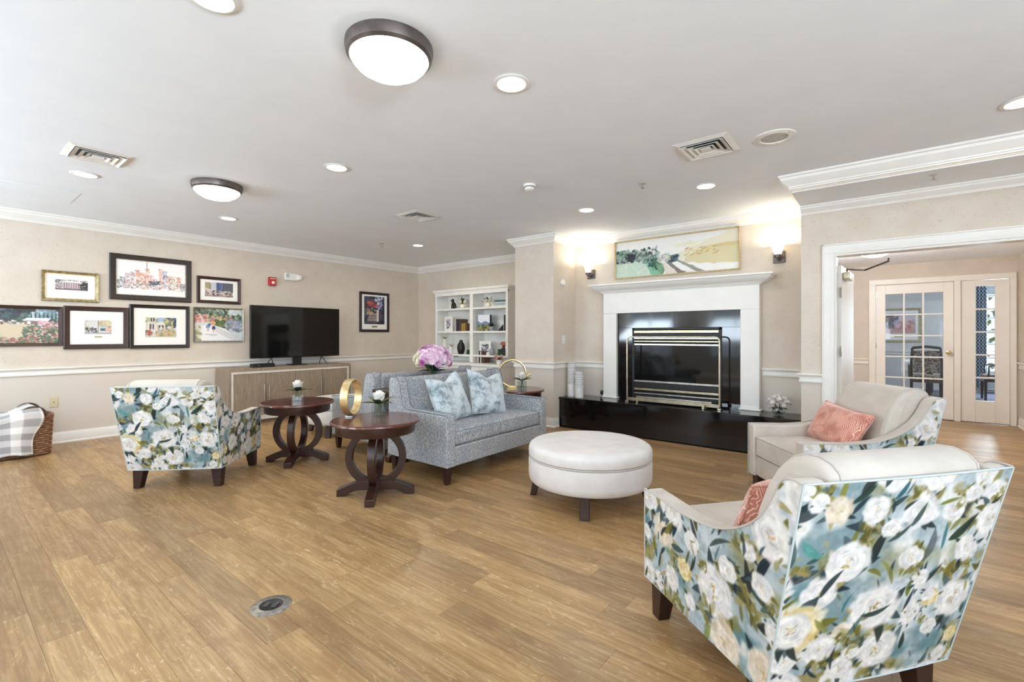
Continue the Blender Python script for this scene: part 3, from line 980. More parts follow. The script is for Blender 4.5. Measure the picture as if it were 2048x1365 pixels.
# ------------------------------------------------------------------ floral fabric (painted by rule)
def floral_canvas():
    c = Canvas(3.1, 330, (184, 197, 202), 21)          # one unit of y = 0.82 m of cloth
    a, b, d = c.fbm(3, 1), c.fbm(4, 2), c.fbm(5, 3)
    c.blend((a - .48) * 5, (136, 158, 164))
    c.blend((b - .52) * 6, (216, 220, 223))
    c.blend((d - .56) * 6, (158, 158, 120))
    c.blend((c.fbm(6, 9) - .62) * 5, (104, 140, 146))
    c.blend((c.fbm(24, 4) - .5) * 1.6, (120, 138, 142))
    c.blend((c.fbm(9, 41) - .6) * 5, (226, 226, 222))
    rg = c.rg
    dark = [(34, 54, 58), (48, 70, 74), (66, 84, 88), (42, 54, 50), (30, 46, 52), (84, 104, 108)]
    olive = [(116, 110, 44), (138, 132, 74), (94, 90, 40), (156, 146, 92), (172, 160, 116)]
    teal = [(58, 122, 126), (44, 98, 106), (92, 150, 152)]
    def stroke(x, y, ang, ln, wd, col, al=.9):
        col = np.clip(np.array(col) + rg.uniform(-8, 8, 3), 0, 255)
        bend = rg.uniform(-.25, .25)
        c.leaf(x, y, ang, ln, wd, bend, col, al)
        for _ in range(3):
            o = rg.uniform(-.5, .5) * wd
            c.leaf(x - sin(ang) * o, y + cos(ang) * o, ang + rg.normal(0, .04), ln * rg.uniform(.6, .95), wd * .18, bend, np.clip(col + rg.choice([-16, 22]), 0, 255), .5)
    def leaves(n, smax=1.0):
        for _ in range(n):
            x, y = rg.uniform(0, 3.1), rg.uniform(-.08, 1)
            k = rg.rand()
            col = dark[rg.randint(6)] if k < .68 else (olive[rg.randint(5)] if k < .9 else teal[rg.randint(3)])
            ang = rg.normal(1.15, .55) if rg.rand() < .8 else rg.uniform(0, 2 * pi)
            ln = rg.uniform(.07, .19) * smax
            stroke(x, y, ang, ln, ln * rg.uniform(.07, .17), col, rg.uniform(.75, 1))
    def olive_patch(x, y, r):
        for _ in range(16):
            q = np.array(olive[rg.randint(5)])
            c.ell(x + rg.normal(0, r * .45), y + rg.normal(0, r * .35), r * rg.uniform(.2, .5), r * rg.uniform(.08, .2), rg.uniform(0, pi), q, .6, .5)
        for _ in range(4):
            c.leaf(x + rg.normal(0, r * .3), y + rg.normal(0, r * .3), rg.uniform(-2.4, -.7), r * rg.uniform(.6, 1), r * .13, 0, olive[rg.randint(5)], .8)
    def flower(x, y, r, kind):
        base = {0: [(242, 241, 239), (234, 232, 231), (248, 247, 245), (226, 225, 227), (238, 235, 229)],
                1: [(238, 230, 216), (230, 218, 200), (244, 239, 230), (224, 208, 188), (236, 224, 204)],
                2: [(236, 222, 176), (226, 206, 150), (244, 236, 208), (214, 186, 118), (240, 230, 200)]}[kind]
        sq = rg.uniform(.72, 1)
        tilt = rg.uniform(0, pi)
        for _ in range(4):
            th = rg.uniform(0, 2 * pi)
            c.leaf(x + r * .4 * cos(th), y + r * .4 * sin(th), th + rg.normal(0, .4), r * rg.uniform(.8, 1.3), r * .2, rg.uniform(-.3, .3), (olive + dark)[rg.randint(11)], .9)
        c.ell(x, y, r * .86, r * .86 * sq, tilt, np.array(base[1]) - 14, .9, .35)
        for ring_, nn, sz in ((.74, 15, .34), (.56, 13, .34), (.40, 10, .3), (.22, 7, .24)):
            o = rg.uniform(0, 6)
            for k in range(nn):
                th = o + 2 * pi * k / nn + rg.normal(0, .16)
                rr = r * ring_ * rg.uniform(.8, 1.14)
                px_, py_ = x + rr * cos(th), y + rr * sin(th) * sq
                col = np.array(base[rg.randint(5)]) - 30 * rg.rand() ** 3
                c.ell(px_, py_, r * sz * rg.uniform(.75, 1.2), r * sz * rg.uniform(.4, .75), th + pi / 2 + rg.normal(0, .5), col, .8, .55)
            for k in range(int(nn * .7)):
                th = rg.uniform(0, 2 * pi)
                rr = r * ring_ * 1.02
                c.ell(x + rr * cos(th), y + rr * sin(th) * sq, r * .2, r * .03, th + pi / 2, (186, 186, 188) if kind == 0 else (204, 184, 156), .35, .7)
        for _ in range(7):
            c.leaf(x + rg.normal(0, r * .09), y + rg.normal(0, r * .09), rg.uniform(0, 2 * pi), r * .26, r * .045, 0, [(196, 160, 70), (178, 146, 60), (214, 190, 116), (150, 130, 60)][rg.randint(4)], .85)
    leaves(150)
    for _ in range(60):
        olive_patch(rg.uniform(0, 3.1), rg.uniform(0, 1), rg.uniform(.05, .12))
    leaves(110)
    pts = []
    tries = 0
    while len(pts) < 120 and tries < 9000:
        tries += 1
        r = rg.choice([.045, .06, .08, .10, .12], p=[.24, .2, .22, .2, .14])
        x, y = rg.uniform(0, 3.1), rg.uniform(0, 1)
        if all(math.hypot(x - q[0], y - q[1]) > (r + q[2]) * .78 for q in pts):
            pts.append((x, y, r))
    for x, y, r in pts:
        k = rg.rand()
        flower(x, y, r, 0 if k < .78 else (1 if k < .92 else 2))
        if rg.rand() < .35:
            olive_patch(x + rg.normal(0, r), y - r, r * .6)
    leaves(75, .75)
    for x, y, r in pts[::4]:
        flower(x + rg.normal(0, r * .3), y + rg.normal(0, r * .3), r * .8, 0)
    leaves(30, .7)
    g_ = c.fbm(60, 31, 2)
    c.a = np.clip((c.a ** 1.12) * (0.88 + .14 * g_[..., None]), 0, 1)
    return c
FLORAL = floral_canvas()

# ------------------------------------------------------------------ armchair
ARM_PROF = [(0, .557), (.17, .555), (.28, .553), (.385, .559), (.48, .572), (.55, .595), (.617, .625), (.68, .665), (.727, .708), (.76, .753), (.785, .797), (.80, .832), (.82, .850), (.86, .857), (.885, .850)]
AD, AZ0, AHW = .72, .16, .36
def arm_curve(n):
    P = np.array(ARM_PROF)
    # smooth by dense resampling along arc length
    d = np.r_[0, np.cumsum(np.hypot(*np.diff(P, axis=0).T))]
    s = np.linspace(0, d[-1], n)
    t, z = np.interp(s, d, P[:, 0]), np.interp(s, d, P[:, 1])
    for _ in range(max(1, n // 30)):
        z[1:-1] = (z[:-2] + 2 * z[1:-1] + z[2:]) / 4
        t[1:-1] = (t[:-2] + 2 * t[1:-1] + t[2:]) / 4
    return t, z
def side_grid(nu, nv, x_in, sg):
    """points of the arm's outer (x_in=0) or inner face; sg = -1 left, +1 right"""
    t, z = arm_curve(nu)
    f = (t / t[-1])
    V = np.linspace(0, 1, nv)[:, None]
    T = (f * AD)[None] * (1 - V) + t[None] * V
    Z = AZ0 * (1 - V) + z[None] * V
    X = AHW + .022 * ((Z - AZ0) / .7) * (T / .885) - x_in
    return np.stack([sg * X, AD / 2 - T, Z], -1)
def make_armchair(label):
    c = thing('armchair', label, 'armchair', group='floral armchairs with beige seats')
    TH_ = .085
    for sg in (-1, 1):
        nu, nv = 44, 6
        A, B = side_grid(nu, nv, .004, sg), side_grid(nu, nv, TH_, sg)
        g = G()
        va = [tuple(p) for p in A.reshape(-1, 3)]
        vb = [tuple(p) for p in B.reshape(-1, 3)]
        n = len(va)
        f = []
        for j in range(nv - 1):
            for i in range(nu - 1):
                a = j * nu + i
                f.append((a, a + 1, a + nu + 1, a + nu))
                f.append((n + a, n + a + nu, n + a + nu + 1, n + a + 1))
        for i in range(nu - 1):
            f.append((i, n + i, n + i + 1, i + 1))
            a = (nv - 1) * nu + i
            f.append((a, a + 1, n + a + 1, n + a))
        for j in range(nv - 1):
            a, e = j * nu, j * nu + nu - 1
            f.append((a, a + nu, n + a + nu, n + a))
            f.append((e, n + e, n + e + nu, e + nu))
        g.add(va + vb, f)
        g.build('arm', M['beige'], c, bevel=.012, seg=3, recalc=True)
        # printed outer panel
        nu2, nv2 = 240, 190
        P = side_grid(nu2, nv2, -.002, sg)
        inset = np.linspace(0, 1, nu2)
        T = AD / 2 - P[..., 1]
        Zf = P[..., 2]
        u0 = 1.0 if sg < 0 else 2.05
        U = u0 + (T if sg < 0 else .9 - T) / .82
        V = (Zf - .16) / .82 + .02
        o = grid_mesh('side_panel', P, FLORAL.sample(U, V), M['floral'], c, flip=(sg > 0))
        o['label'] = 'outer side panel in painterly white peony print'
        # piping round the panel
        E = side_grid(60, 30, -.001, sg)
        path = [tuple(p) for p in E[:, 0]] + [tuple(p) for p in E[-1, 1:]]
        G().tube(path, .0042, 6).build('piping', M['beige_pipe'], c)
    # back: printed outer panel over a solid back
    top, bot = side_grid(3, 3, 0, 1)[-1, -1], side_grid(3, 3, 0, 1)[0, -1]
    nu, nv = 250, 240
    S, V = np.meshgrid(np.linspace(-1, 1, nu), np.linspace(0, 1, nv))
    Y = bot[1] * (1 - V) + top[1] * V - .012 * (1 - S ** 2)
    Z = bot[2] * (1 - V) + top[2] * V
    X = S * (bot[0] * (1 - V) + top[0] * V)
    o = grid_mesh('back_panel', np.stack([X, Y - .003, Z], -1), FLORAL.sample((X + .42) / .82 + .03, V * .72 / .82 + .06), M['floral'], c)
    o['label'] = 'outer back panel in painterly white peony print'
    ii = [int(q) for q in np.linspace(0, nu - 1, 26)]
    ed = [(X[0, i], Y[0, i] - .003, Z[0, i]) for i in ii] + [(X[-1, i], Y[-1, i] - .003, Z[-1, i]) for i in reversed(ii)]
    G().tube(ed, .0032, 6, True).build('piping', M['seam_pipe'], c)
    iw = AHW - TH_ + .006
    G().prism([(bot[1] + .004, AZ0 + .004), (bot[1] + .14, AZ0 + .004), (bot[1] + .14, .40), (-.36, .83), (top[1] + .004, .845)], -iw, iw, 'x').build('back_frame', M['beige'], c, recalc=True)
    # inner back cushion with its rolled top
    sec = [(-.20, .44), (-.195, .50), (-.205, .58), (-.235, .68), (-.275, .77), (-.318, .838), (-.36, .878), (-.41, .898), (-.455, .900), (-.495, .888), (-.518, .866), (-.522, .846), (-.47, .825), (-.41, .78), (-.36, .66), (-.30, .44)]
    nS = len(sec)
    xsn = [-iw + .002, -iw + .006, -iw + .016, -iw + .035, -.12, 0, .12, iw - .035, iw - .016, iw - .006, iw - .002]
    shr = [.86, .93, .97, 1, 1, 1, 1, 1, .97, .93, .86]
    cy, cz = -.36, .68
    v, f = [], []
    for x, k in zip(xsn, shr):
        for (y, z) in sec:
            zz = cz + (z - cz) * (k if z > .6 else 1)
            v.append((x, cy + (y - cy) * k, zz))
    for i in range(len(xsn) - 1):
        for k in range(nS):
            k2 = (k + 1) % nS
            f.append((i * nS + k, i * nS + k2, (i + 1) * nS + k2, (i + 1) * nS + k))
    f.append(tuple(range(nS)))
    f.append(tuple((len(xsn) - 1) * nS + k for k in reversed(range(nS))))
    G().add(v, f).build('back_cushion', M['beige'], c, recalc=True, angle=70)
    for x in (-iw + .030, iw - .030):
        G().tube([(x, y - .0, z + .0) for y, z in sec[:12]], .0035, 6).build('piping', M['beige_pipe'], c)
    G().rbox((0, .06, .395), (iw - .004, .29, .075), .03, .012).build('seat_cushion', M['beige'], c)
    for z in (.462, .335):
        G().tube([(-iw + .01, .347, z), (iw - .01, .347, z)], .005, 6).build('piping', M['beige_pipe'], c)
    G().box(-iw, -.34, AZ0 + .003, iw, .335, .315).build('seat_rail', M['beige'], c, bevel=.008)
    for sx in (-1, 1):
        for sy in (-1, 1):
            G().taper(sx * .30, sy * .295, 0, AZ0 + .01, .027, .042, tx=sx * .012, ty=sy * .012).build('leg', M['legwood'], c, bevel=.003)
    return c
ch0 = make_armchair('floral armchair seen from behind, left of the round tables')
FACE = {0: (1.535, 4.785, R(44)), 1: (2.095, .345, R(51.5)), 2: (4.015, .345, R(127.5))}
def put(o, x, y, ang):
    o.location = (x, y, 0)
    o.rotation_euler = (0, 0, ang - pi / 2)
put(ch0, *FACE[0])
ch1 = copy_tree(ch0)
ch1['label'] = 'nearest floral armchair, back turned, cut by the lower right corner'
put(ch1, *FACE[1])
ch2 = copy_tree(ch0)
ch2['label'] = 'beige and floral armchair facing left in front of the cased opening'
put(ch2, *FACE[2])

# ------------------------------------------------------------------ loveseats
def make_loveseat(label):
    c = thing('loveseat', label, 'sofa', group='grey tweed loveseats back to back')
    HW, D, AH, Z0, BT = .725, .80, .585, .15, .868
    y1 = D / 2
    # side profile with wing (y, z)
    prof = [(y1, Z0), (y1, AH - .02), (y1 - .02, AH), (-.14, AH + .006), (-.165, AH + .02), (-.18, .62), (-.232, .83), (-.25, .857), (-.28, BT), (-.355, BT), (-.375, .85), (-y1, Z0)]
    for sg in (-1, 1):
        x0, x1 = (HW - .10, HW) if sg > 0 else (-HW, -HW + .10)
        G().prism(prof, x0, x1, 'x').build('arm', M['tweed'], c, bevel=.014, seg=3, recalc=True)
        for xx in (x0 + .004, x1 - .004):
            G().tube([(xx, y + (.002 if i < 2 else 0), z + .003) for i, (y, z) in enumerate(prof[1:11])], .0045, 6).build('piping', M['tweed_pipe'], c)
    iw = HW - .10
    G().prism([(-.36, Z0), (-.15, Z0), (-.15, .40), (-.19, .44), (-.275, .80), (-.30, .852), (-.35, .860), (-.385, .84), (-y1 + .002, .3)], -iw, iw, 'x').build('backrest', M['tweed'], c, bevel=.02, seg=3, recalc=True)
    G().box(-iw, -.2, Z0, iw, y1 - .012, .315).build('seat_rail', M['tweed'], c, bevel=.01)
    for sg in (-1, 1):
        G().rbox((sg * iw / 2, .09, .385), (iw / 2 - .006, .295, .066), .03, .016).build('seat_cushion', M['tweed'], c)
        for z in (.438, .334):
            G().tube([(sg * iw / 2 - iw / 2 + .015, .378, z), (sg * iw / 2 + iw / 2 - .015, .378, z)], .005, 6).build('piping', M['tweed_pipe'], c)
    for sx in (-1, 1):
        for sy in (-1, 1):
            G().taper(sx * .67, sy * .345, 0, Z0 + .01, .02, .032).build('leg', M['legwood'], c, bevel=.003)
    return c
lv0 = make_loveseat('grey tweed loveseat with two blue-grey pillows, facing the ottoman')
lv0.location = (3.40, 3.215, 0)
lv0.rotation_euler = (0, 0, pi)
lv1 = copy_tree(lv0)
lv1['label'] = 'grey tweed loveseat facing the media console, behind the pink bouquet'
lv1.location = (3.56, 4.44, 0)
lv1.rotation_euler = (0, 0, 0)

# ------------------------------------------------------------------ pillows
def pillow(name, w_, h_, t_, m, label, matrix, group, seed=0, chop=0.0):
    n = 26
    rg = np.random.RandomState(seed)
    fx, fy = rg.uniform(0, 6, 2)
    def side(sg):
        a = np.linspace(-1, 1, n)
        S, T = np.meshgrid(a, a)
        th = t_ / 2 * ((1 - S ** 4) * (1 - T ** 4)) ** .55
        th = th * (1 + .10 * np.sin(5 * S + fx) * np.sin(4 * T + fy)) 
        dent = chop * np.exp(-((S - .05) / .42) ** 2) * ((T + 1) / 2) ** 3
        th = th * (1 - 2.2 * dent / max(h_, .01))
        return np.stack([S * w_ / 2 * (1 - .085 * (1 - T ** 2)), sg * th, T * h_ / 2 * (1 - .085 * (1 - S ** 2)) - dent], -1)
    A, B = side(-1), side(1)
    va = [tuple(p) for p in A.reshape(-1, 3)]
    vb = [tuple(p) for p in B.reshape(-1, 3)]
    f = []
    N = n * n
    for j in range(n - 1):
        for i in range(n - 1):
            a = j * n + i
            f.append((a, a + 1, a + n + 1, a + n))
            f.append((N + a, N + a + n, N + a + n + 1, N + a + 1))
    root = thing(name, label, 'pillow', group=group)
    G().add(va + vb, f).build('cushion_cover', m, root, angle=80)
    edge = [tuple(A[0, i]) for i in range(n)] + [tuple(A[j, -1]) for j in range(1, n)] + [tuple(A[-1, i]) for i in range(n - 2, -1, -1)] + [tuple(A[j, 0]) for j in range(n - 2, 0, -1)]
    G().tube(edge, .005, 6, True).build('seam', m, root)
    root.matrix_world = matrix
    return root
def pose(x, y, z, yaw, lean, roll=0):
    return Matrix.Translation((x, y, z)) @ Matrix.Rotation(yaw, 4, 'Z') @ Matrix.Rotation(lean, 4, 'X') @ Matrix.Rotation(roll, 4, 'Y')
pillow('throw_pillow', .46, .46, .18, M['blue_velvet'], 'blue-grey crushed velvet pillow at the left end of the loveseat', pose(3.07, 3.20, .665, R(6), R(-20), R(-7)), 'blue velvet pillows', 1, .055)
pillow('throw_pillow', .46, .46, .18, M['blue_velvet'], 'blue-grey crushed velvet pillow nearer the gold ring end of the loveseat', pose(3.60, 3.20, .665, R(-4), R(-20), R(9)), 'blue velvet pillows', 2, .055)
def on_chair(i, lx, ly, z, lean, roll):
    x, y, a = FACE[i]
    b = a - pi / 2
    return pose(x + lx * cos(b) - ly * sin(b), y + lx * sin(b) + ly * cos(b), z, b + pi, lean, roll)
pillow('lumbar_pillow', .52, .30, .15, M['coral'], 'coral lumbar pillow with pale fronds on the chair facing left', on_chair(2, .02, -.115, .60, R(-28), R(4)), 'coral lumbar pillows', 3)
pillow('lumbar_pillow', .52, .30, .15, M['coral'], 'coral lumbar pillow half hidden in the nearest armchair', on_chair(1, .0, -.12, .60, R(-28), R(0)), 'coral lumbar pillows', 4)

# ------------------------------------------------------------------ ottomans
def make_ottoman(label):
    c = thing('ottoman', label, 'ottoman', group='round off-white ottomans')
    n = 72
    G().lathe([(.40, .150), (.445, .152), (.458, .165), (.465, .20), (.466, .30), (.462, .325), (.452, .333), (.40, .334)], n).build('base', M['white_leather'], c)
    G().lathe([(.40, .338), (.452, .339), (.463, .348), (.466, .37), (.464, .40), (.455, .420), (.435, .434), (.40, .441), (.30, .446), (.15, .449), (.02, .450)], n).build('cushion', M['white_leather'], c)
    G().tube([(.459 * cos(2 * pi * k / n), .459 * sin(2 * pi * k / n), .336) for k in range(n)], .006, 6, True).build('piping', M['beige_pipe'], c)
    for k in range(4):
        a = pi / 4 + k * pi / 2
        g = G()
        prof = [(.355, .155), (.435, .155), (.440, .10), (.452, .03), (.458, 0), (.415, 0), (.400, .05), (.375, .11)]
        g.prism(prof, -.033, .033, 'y', Matrix.Rotation(a, 4, 'Z'))
        g.build('leg', M['legwood'], c, bevel=.004, recalc=True)
    return c
ot = make_ottoman('round off-white ottoman in front of the black hearth')
ot.location = (3.18, 1.775, 0)
ot.rotation_euler = (0, 0, R(-20))
o2 = copy_tree(ot)
o2['label'] = 'round off-white ottoman behind the farther round table'
o2.location = (3.42, 5.56, 0)
o2.rotation_euler = (0, 0, R(-10))

# ------------------------------------------------------------------ round pedestal tables
def make_table(label):
    c = thing('side_table', label, 'table', group='round dark pedestal tables')
    g = G().lathe([(.02, .566), (.325, .566), (.338, .570), (.343, .578), (.341, .588), (.333, .595), (.02, .595)], 64)
    g.build('table_top', M['redwood'], c)
    G().lathe([(.10, .495), (.296, .495), (.303, .505), (.305, .566), (.10, .566)], 64).build('apron', M['darkwood'], c)
    for rz in (pi / 4, -pi / 4):
        G().ring((0, 0, .30), .232, .178, .028, 56, rz=rz).build('ring_frame', M['darkwood'], c, bevel=.003)
    for k in range(4):
        a = pi / 4 + k * pi / 2
        prof = [(0, .115), (.14, .112), (.20, .092), (.295, .052), (.295, 0), (.235, 0), (.20, .022), (.15, .042), (0, .046)]
        G().prism(prof, -.034, .034, 'y', Matrix.Rotation(a, 4, 'Z')).build('foot', M['darkwood'], c, bevel=.004, recalc=True)
    G().lathe([(.05, .045), (.05, .125), (.035, .13)], 24).build('hub', M['darkwood'], c)
    return c
t1 = make_table('dark wood pedestal table in front of the loveseat arm, holding the wide gold ring')
t1.location = (2.22, 3.14, 0)
t2 = copy_tree(t1)
t2['label'] = 'dark wood pedestal table beside the left floral armchair'
t2.location = (2.33, 4.60, 0)
t3 = copy_tree(t1)
t3['label'] = 'dark wood pedestal table between loveseat and pillar'
t3.location = (4.56, 3.56, 0)
t3.rotation_euler = (0, 0, R(5))
# console between the two loveseats
c = thing('sofa_table', 'dark wood console table squeezed between the two loveseats', 'table', (3.46, 3.84, 0))
G().prism([(-.68, -.15), (.68, -.15), (.70, -.13), (.70, .13), (.68, .15), (-.68, .15), (-.70, .13), (-.70, -.13)], .69, .72, 'z').build('table_top', M['darkwood'], c, bevel=.005)
G().box(-.64, -.12, .60, .64, .12, .69).build('apron', M['darkwood'], c, bevel=.003)
for sx in (-1, 1):
    G().ring((sx * .5, 0, .36), .25, .2, .03, 40, rz=pi / 2, sx=.5).build('ring_frame', M['darkwood'], c, bevel=.003)
    G().box(sx * .5 - .035, -.15, 0, sx * .5 + .035, .15, .09).build('foot', M['darkwood'], c, bevel=.006)
    G().prism([(-.12, .0), (.12, .0), (.12, .05), (.06, .1), (-.06, .1), (-.12, .05)], -.03, .03, 'y', Matrix.Translation((sx * .5, 0, 0))).build('foot', M['darkwood'], c, bevel=.004, recalc=True)
G().box(-.5, -.02, .03, .5, .02, .07).build('stretcher', M['darkwood'], c, bevel=.003)
# ------------------------------------------------------------------ fireplace
fp = thing('fireplace', 'white mantel surround with black granite facing and glass-fronted firebox', 'fireplace', (0, 0, 0))
HZ = .405
hearth = thing('hearth', 'raised polished black granite hearth below the mantel', 'hearth', (0, 0, 0))
G().box(5.47, YN0 + .002, 0, XF, YN1 - .002, HZ - .03).build('hearth_base', M['granite'], hearth, bevel=.002)
G().box(5.455, YN0 + .002, HZ - .03, XF, YN1 - .002, HZ).build('hearth_slab', M['granite'], hearth, bevel=.003)
SFX = 5.80
g = G()
for ya, yb in ((2.827, 3.021), (1.095, 1.292)):
    g.box(SFX, ya, HZ, XF, yb, 1.55)
g.box(SFX, 1.095, 1.55, XF, 3.021, 1.85)
g.build('mantel_surround', M['trim'], fp, bevel=.004)
for ya, yb in ((2.827, 3.021), (1.095, 1.292)):
    G().box(SFX - .018, ya - .018, HZ, XF, yb + .018, HZ + .022).build('plinth', M['trim'], fp, bevel=.006)
    G().box(SFX - .008, ya - .002, HZ + .02, SFX + .01, yb + .002, HZ + .045).build('plinth', M['trim'], fp, bevel=.004)
mp = [(0, 1.94), (.15, 1.94), (.15, 1.922), (.135, 1.918), (.128, 1.905), (.085, 1.872), (.05, 1.858), (.045, 1.85), (.028, 1.848), (.028, 1.838), (.012, 1.834), (.012, 1.826), (0, 1.824)]
sweep(G(), mp, [(XF, 1.088), (SFX, 1.088), (SFX, 3.028), (XF, 3.028)]).build('mantel_shelf', M['trim'], fp, angle=25)
G().box(SFX, 1.09, 1.84, XF, 3.026, 1.939).build('mantel_core', M['trim'], fp)
# granite facing: left, right, lintel in two tiles
FX = 5.845
IY0, IY1, IZ1 = 1.50, 2.616, 1.352
for (ya, yb, za, zb) in ((IY1, 2.827, HZ, IZ1), (1.292, IY0, HZ, IZ1), (1.292, 2.06, IZ1 + .0015, 1.55), (2.0615, 2.827, IZ1 + .0015, 1.55)):
    G().box(FX, ya, za, XF, yb, zb).build('granite_tile', M['granite'], fp, bevel=.001)
fb = G().box(FX + .03, IY0, HZ, FX + .045, IY1, IZ1)
fb.build('firebox_back', M['firebox_dark'], fp)
g = G()
g.box(FX - .012, IY0, HZ, FX + .03, IY0 + .03, IZ1).box(FX - .012, IY1 - .03, HZ, FX + .03, IY1, IZ1).box(FX - .012, IY0, IZ1 - .028, FX + .03, IY1, IZ1)
g.build('firebox_frame', M['black'], fp, bevel=.002)
for z0, z1, m in ((1.285, 1.318, 'brass'), (1.205, 1.238, 'steel'), (1.168, 1.188, 'satin_brass'), (1.125, 1.15, 'steel'), (.645, .672, 'steel'), (.54, .57, 'satin_brass'), (.49, .51, 'steel')):
    G().box(FX - .022, IY0 + .03, z0, FX - .004, IY1 - .03, z1).build('trim_bar', M[m], fp, bevel=.004)
for z0, z1 in ((1.24, 1.284), (.575, .642), (.44, .485)):
    G().box(FX - .006, IY0 + .03, z0, FX + .02, IY1 - .03, z1).build('louvre', M['black'], fp, bevel=.002)
G().box(FX - .004, IY0 + .03, .675, FX + .004, IY1 - .03, 1.123).build('fire_glass', M['black_gloss'], fp)
# fire screen
sc_ = thing('fire_screen', 'pale brass tube fire screen standing on the hearth before the firebox', 'fire screen', (5.62, 2.03, HZ))
hw, zt = .56, .83
pth = [(0, hw, .03)] + [(0, hw - .05 + .05 * cos(a), zt - .05 + .05 * sin(a)) for a in np.linspace(0, pi / 2, 7)] + [(0, -hw + .05 - .05 * sin(a), zt - .05 + .05 * cos(a)) for a in np.linspace(0, pi / 2, 7)] + [(0, -hw, .03)]
G().tube(pth, .0095, 10).build('screen_frame', M['satin_brass'], sc_)
G().box(-.012, -hw, .02, .012, hw, .06).build('base_rail', M['satin_brass'], sc_, bevel=.004)
G().box(.05, -hw + .1, .045, .07, hw - .1, .075).build('base_rail', M['steel'], sc_, bevel=.004)
for s_ in (-1, 1):
    G().box(-.07, s_ * .40 - .014, 0, .08, s_ * .40 + .014, .05).build('foot', M['satin_brass'], sc_, bevel=.004)
    G().box(-.02, s_ * hw - .02, 0, .02, s_ * hw + .02, .02).build('foot', M['satin_brass'], sc_, bevel=.003)
# gas key cover
t = thing('gas_key_cover', 'small round brass valve cover low on the wall left of the mantel', 'valve cover', (XF, 3.085, .455))
G().lathe([(.0, .018), (.012, .018), (.013, .01), (.03, .008), (.036, .003), (.036, 0)], 24, M=Matrix.Rotation(-pi / 2, 4, 'Y'), caps=False).build('flange', M['bronze'], t, recalc=True)
G().lathe([(.009, .0), (.009, .022), (.004, .022)], 12, M=Matrix.Rotation(-pi / 2, 4, 'Y')).build('key_socket', M['black'], t)

# sconces
def make_sconce(label, y):
    t = thing('wall_sconce', label, 'sconce', (XF, y, 2.06), group='wall sconces flanking the mantel painting')
    G().box(-.022, -.058, -.005, 0, .058, .125).build('back_plate', M['bronze'], t, bevel=.004)
    G().tube([(-.02, 0, .03), (-.06, 0, .022), (-.095, 0, .03), (-.10, 0, .055)], .011, 10).build('arm', M['bronze'], t)
    G().lathe([(.012, .035), (.034, .045), (.038, .075), (.03, .078)], 24, (-.10, 0, 0)).build('socket_cup', M['bronze'], t)
    G().lathe([(.034, .075), (.044, .11), (.052, .14), (.066, .175), (.084, .2), (.080, .2), (.062, .172), (.048, .14), (.040, .11), (.03, .078)], 32, (-.10, 0, 0), caps=False).build('glass_shade', M['shade'], t)
    d = bpy.data.lights.new('sconce_bulb', 'POINT')
    d.energy = E_SCONCE
    d.color = (1, .9, .76)
    d.shadow_soft_size = .03
    o = bpy.data.objects.new('sconce_bulb', d)
    COL.objects.link(o)
    o.parent = t
    o.location = (-.10, 0, .19)
make_sconce('bronze wall sconce with lit frosted shade, left of the mantel painting', 3.255)
make_sconce('bronze wall sconce with lit frosted shade, right of the mantel painting', .915)

# ------------------------------------------------------------------ pictures
def mute(c, k=.8, lift=0.0):
    gy = c.a.mean(-1, keepdims=True)
    c.a = np.clip(gy + (c.a - gy) * k + lift, 0, 1)
    return c
def picture(name, label, loc, rz, w_, h_, fw, fm, depth=.03, mat_w=None, cv=None, cat='picture', inner=None, plaque=None, pm='print', lip=None):
    """hangs with its lower left corner at loc; front faces local -y"""
    t = thing(name, label, cat, loc, rz)
    g = G()
    prof = [(0, 0), (0, -depth * .8), (fw * .15, -depth), (fw * .45, -depth * .86), (fw * .9, -depth * .7), (fw, -depth * .55), (fw, 0)]
    ring_ = [(0, 0), (w_, 0), (w_, h_), (0, h_)]
    dirs = [(1, 1), (-1, 1), (-1, -1), (1, -1)]
    v, f = [], []
    for (cx, cz), (dx, dz) in zip(ring_, dirs):
        for o_, y_ in prof:
            v.append((cx + dx * o_, y_, cz + dz * o_))
    m_ = len(prof)
    for i in range(4):
        j = (i + 1) % 4
        for k in range(m_):
            k2 = (k + 1) % m_
            f.append((i * m_ + k, j * m_ + k, j * m_ + k2, i * m_ + k2))
    g.add(v, f).build('frame', M[fm], t, recalc=True, angle=20)
    if lip:
        a = fw
        gl = G()
        q = .008
        gl.box(a, -depth * .6, a, w_ - a, -.002, a + q).box(a, -depth * .6, h_ - a - q, w_ - a, -.002, h_ - a).box(a, -depth * .6, a, a + q, -.002, h_ - a).box(w_ - a - q, -depth * .6, a, w_ - a, -.002, h_ - a)
        gl.build('frame_lip', M[lip], t)
    if mat_w is not None:
        l_, b_, r_, t_ = mat_w
        g = G()
        y0, y1 = -.010, -.004
        g.box(fw, y0, fw, w_ - fw, y1, b_).box(fw, y0, t_, w_ - fw, y1, h_ - fw).box(fw, y0, b_, l_, y1, t_).box(r_, y0, b_, w_ - fw, y1, t_)
        g.build('mat_board', M['matboard'], t)
        print_panel('print', cv, l_, b_, r_, t_, -.006, M[pm], t)
    else:
        print_panel('print', cv, fw, fw, w_ - fw, h_ - fw, -.008, M[pm], t)
    G().box(fw * .5, -.003, fw * .5, w_ - fw * .5, 0, h_ - fw * .5).build('backing', M['black'], t)
    if plaque:
        px_, pz_, pw_, ph_ = plaque
        G().box(px_ - pw_ / 2, -.0125, pz_ - ph_ / 2, px_ + pw_ / 2, -.0095, pz_ + ph_ / 2).build('plaque', M['plaque'], t)
    return t
YW = YT - .002
